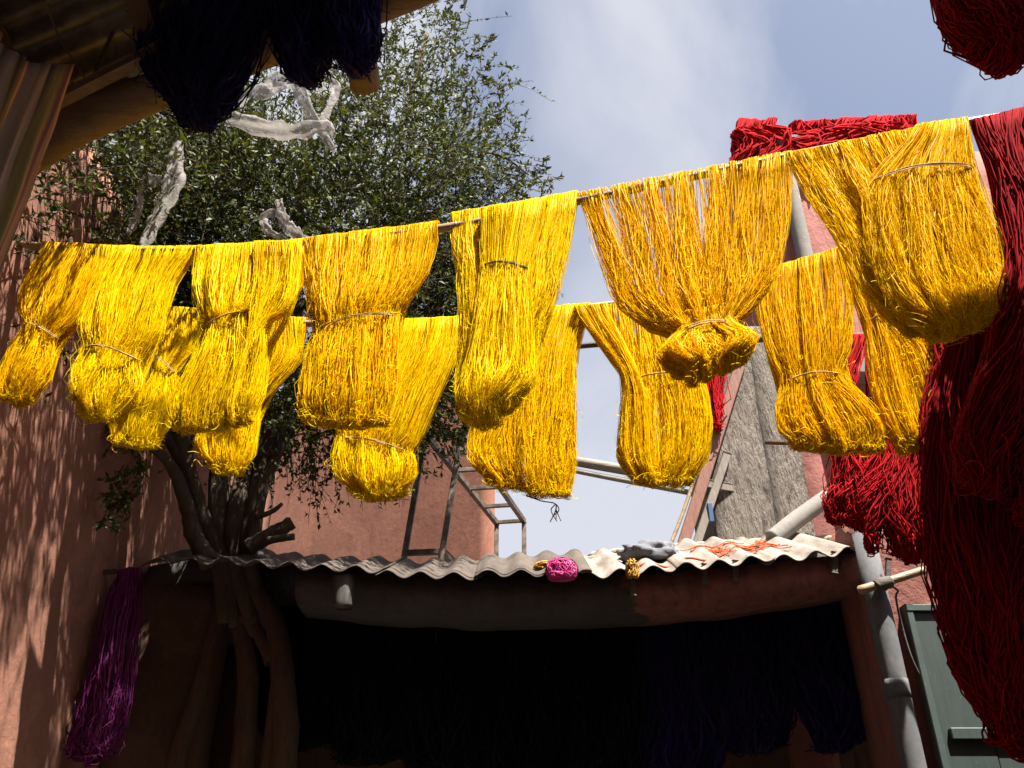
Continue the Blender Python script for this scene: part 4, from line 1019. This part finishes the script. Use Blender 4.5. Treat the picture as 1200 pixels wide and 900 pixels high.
ft = lambda t, o: t + (o - t) * (t[2] - zl) / (t[2] - o[2])
md_ = lambda t, o: t + (o - t) * (t[2] - 3.40) / (t[2] - o[2])
for top, foot in ((A1, ft(A1, offA)), (B1, ft(B1, offB)), (C1, np.array([C1[0], C1[1], zl])), (D1, np.array([D1[0], D1[1], zl]))):
    bar('leg', foot, top - np.array([0, 0, .014]), .038)
bz = 3.40
bar('lower_bar', md_(A1, offA), md_(B1, offB))
bar('lower_bar', md_(B1, offB), np.array([D1[0], D1[1], bz - .1]))

# planks, cane and poles by the pier
a = atY(795, 655, 4.93); b = atY(868, 424, 4.965)
tag(link('leaning_plank', plank_mesh('leaning_plank', a, b, .07, .03, side=(0, -1, 0)), M_PLANKR), 'long red brown plank leaning against the concrete pier', 'plank')
a = atY(812, 650, 4.91); b = atY(852, 532, 4.965)
tag(link('leaning_plank', plank_mesh('leaning_plank', a, b, .05, .03, side=(0, -1, 0)), M_PLANKG), 'short grey plank leaning beside the red brown one', 'plank')
tag(tube('cane_stick', [atY(780, 652, 4.86), atY(800, 602, 4.87), atY(818, 548, 4.88)], .012, M_BAMBOO, n=12, sides=8), 'thin cane stick leaning beside the planks', 'stick')
tag(link('timber_stub', plank_mesh('timber_stub', atY(826, 568, 4.96), atY(856, 573, 5.02), .05, .05), M_PLANKG), 'short timber stub sticking out of the concrete pier', 'timber')
tag(link('plastic_clamp', plank_mesh('plastic_clamp', atY(831, 590, 4.92), atY(834, 612, 4.92), .03, .03), M_BLUEP), 'small blue plastic clamp on the grey plank', 'clamp')
PLP = Plane((-.2, 5.25), (1.5, 5.05))
tag(tube('roof_pole', [PLP.hit(600, 528), PLP.hit(700, 545), PLP.hit(850, 571)], [.03, .034, .036], M_GREY_POLE, n=20, sides=12), 'thick pale timber pole jutting from the pier against the sky', 'pole')
tag(tube('roof_pole', [PLP.hit(610, 538), PLP.hit(700, 557), PLP.hit(850, 585)], [.016, .018, .02], M_GREY_POLE, n=20, sides=10), 'thin timber pole below the thick one against the sky', 'pole')
skein('red_skein', 'small dark red skein hanging on the edge of the concrete pier', None, Plane((0, 4.9), (3, 4.9)), [
    dict(rows=rows((826, 408, 846, 406), (824, 440, 846, 440), (828, 480, 845, 480), (832, 500, 842, 500)), th=[.03, .05, .05, .03])], M_RED, n_px=3, r=.006, rough=2, minN=50, mf=12)
tag(tube('cane_stick', [atY(896, 519, 3.18), atY(960, 521, 3.14)], .0075, M_BAMBOO, n=6, sides=8), 'short cane stick poking out of the square yellow skein', 'stick')

# ================================================================== odds and ends on the roof
def tangle(name, label, cat, c, rx, ry, rz_, n, r, m, seg=26, loops=2.2, kind=None):
    c = np.array(c)
    ph = rng.uniform(0, 6.28, (n, 1, 3)); fr = rng.uniform(.5, loops, (n, 1, 3)); q = np.linspace(0, 1, seg)[None, :, None] * 6.28
    P = np.sin(q * fr + ph) * rng.uniform(.3, 1, (n, 1, 3))
    nn = np.linalg.norm(P, axis=2, keepdims=True); P = P / np.maximum(nn, 1)
    P = c + P * np.array([rx, ry, rz_]); P[:, :, 2] = np.maximum(P[:, :, 2], c[2] - rz_ * .6)
    o = link(name, strands_mesh(name, P, np.full(n, r), rng.uniform(0, 1, n), 3), m)
    return tag(o, label, cat)
p = atY(658, 669, 4.12); tangle('thread_tangle', 'bright pink tangle of plastic thread on the roof edge', 'thread', p, .085, .06, .07, 110, .0020, M_HOTPINK)
p = atY(640, 664, 4.3); tangle('yarn_scrap', 'ochre yarn scrap beside the pink tangle on the roof', 'yarn', p, .07, .05, .025, 30, .003, M_OCHRE)
n_ = 70; q = np.linspace(0, 1, 16)[None]
st = rng.uniform(-1, 1, (n_, 1)); hd_ = rng.normal(0, .5, (n_, 1)) + rng.normal(0, .9, (n_, 1)) * q + .6 * np.sin(q * rng.uniform(4, 14, (n_, 1)) + rng.uniform(0, 6, (n_, 1)))
ln_ = rng.uniform(.05, .22, (n_, 1)) / 16
xx = np.cumsum(np.cos(hd_) * ln_, 1) * rng.choice([-1, 1], (n_, 1)); yy = np.cumsum(np.sin(hd_) * ln_, 1) * .7
c_ = roof_pt(878, .42)
X_ = c_[0] + st * .17 + xx; Y_ = np.clip(c_[1] + rng.normal(0, .05, (n_, 1)) + yy, YF + .06, YB - .1)
Z_ = np.array([[roof_pt(600 + X_[a_, b_] / Y_[a_, b_] * .964 * F, (Y_[a_, b_] - YF) / (YB - YF))[2] for b_ in range(16)] for a_ in range(n_)])
Z_ = Z_ + .021 * np.sin(2 * math.pi * X_ / PITCHW) * .5 + rng.uniform(.012, .045, (n_, 1))
o_ = link('yarn_scrap', strands_mesh('yarn_scrap', np.stack([X_, Y_, Z_], -1), np.full(n_, .0032), rng.uniform(0, 1, n_), 3), M_ORANGE)
tag(o_, 'loose orange yarn scattered on the pale roof sheets', 'yarn')
pts = [atY(x, y, 4.22) for x, y in ((738, 668), (760, 660), (785, 665), (805, 654), (830, 657), (850, 649))]
tag(tube('orange_cord', pts, .006, M_ORANGE, n=40, sides=6), 'thin orange cord lying across the pale roof sheets', 'cord')
p = atY(741, 668, 4.13); tangle('yarn_scrap', 'ochre yarn scrap tied at the pale sheet edge', 'yarn', p, .035, .04, .06, 30, .003, M_OCHRE)
# grey rag
bm = bmesh.new(); bmesh.ops.create_icosphere(bm, subdivisions=4, radius=1)
c = atY(766, 651, 4.42)
for v in bm.verts:
    w = .85 + .35 * mnoise.noise(v.co * 1.6) + .38 * abs(mnoise.noise(Vector((v.co.x * 2.2, v.co.y * 5, v.co.z * 5)))) - .1 * abs(mnoise.noise(v.co * 11))
    v.co = Vector((v.co.x * .17 * w, v.co.y * .10 * w, max(v.co.z, -.4) * .075 * w)) + Vector(c)
for f in bm.faces: f.smooth = True
me = bpy.data.meshes.new('grey_rag'); bm.to_mesh(me); bm.free()
tag(link('grey_rag', me, M_CLOTHG), 'crumpled grey rag lying on the pale roof sheets', 'rag')
# dangling thread knot under the long straight skein
pk = PL2.hit
P = np.array([cr([pk(618 + rng.normal(0, 1), 581), pk(634, 587), pk(650, 590), pk(652 + rng.normal(0, 3), 598), pk(650 + rng.normal(0, 5), 608 + rng.normal(0, 4))], 20) for _ in range(5)])
tag(link('dangling_thread', strands_mesh('dangling_thread', P, np.full(5, .0022), rng.uniform(0, 1, 5), 4), M_DARKTIE), 'dark knotted thread dangling under the long straight yellow skein', 'thread')
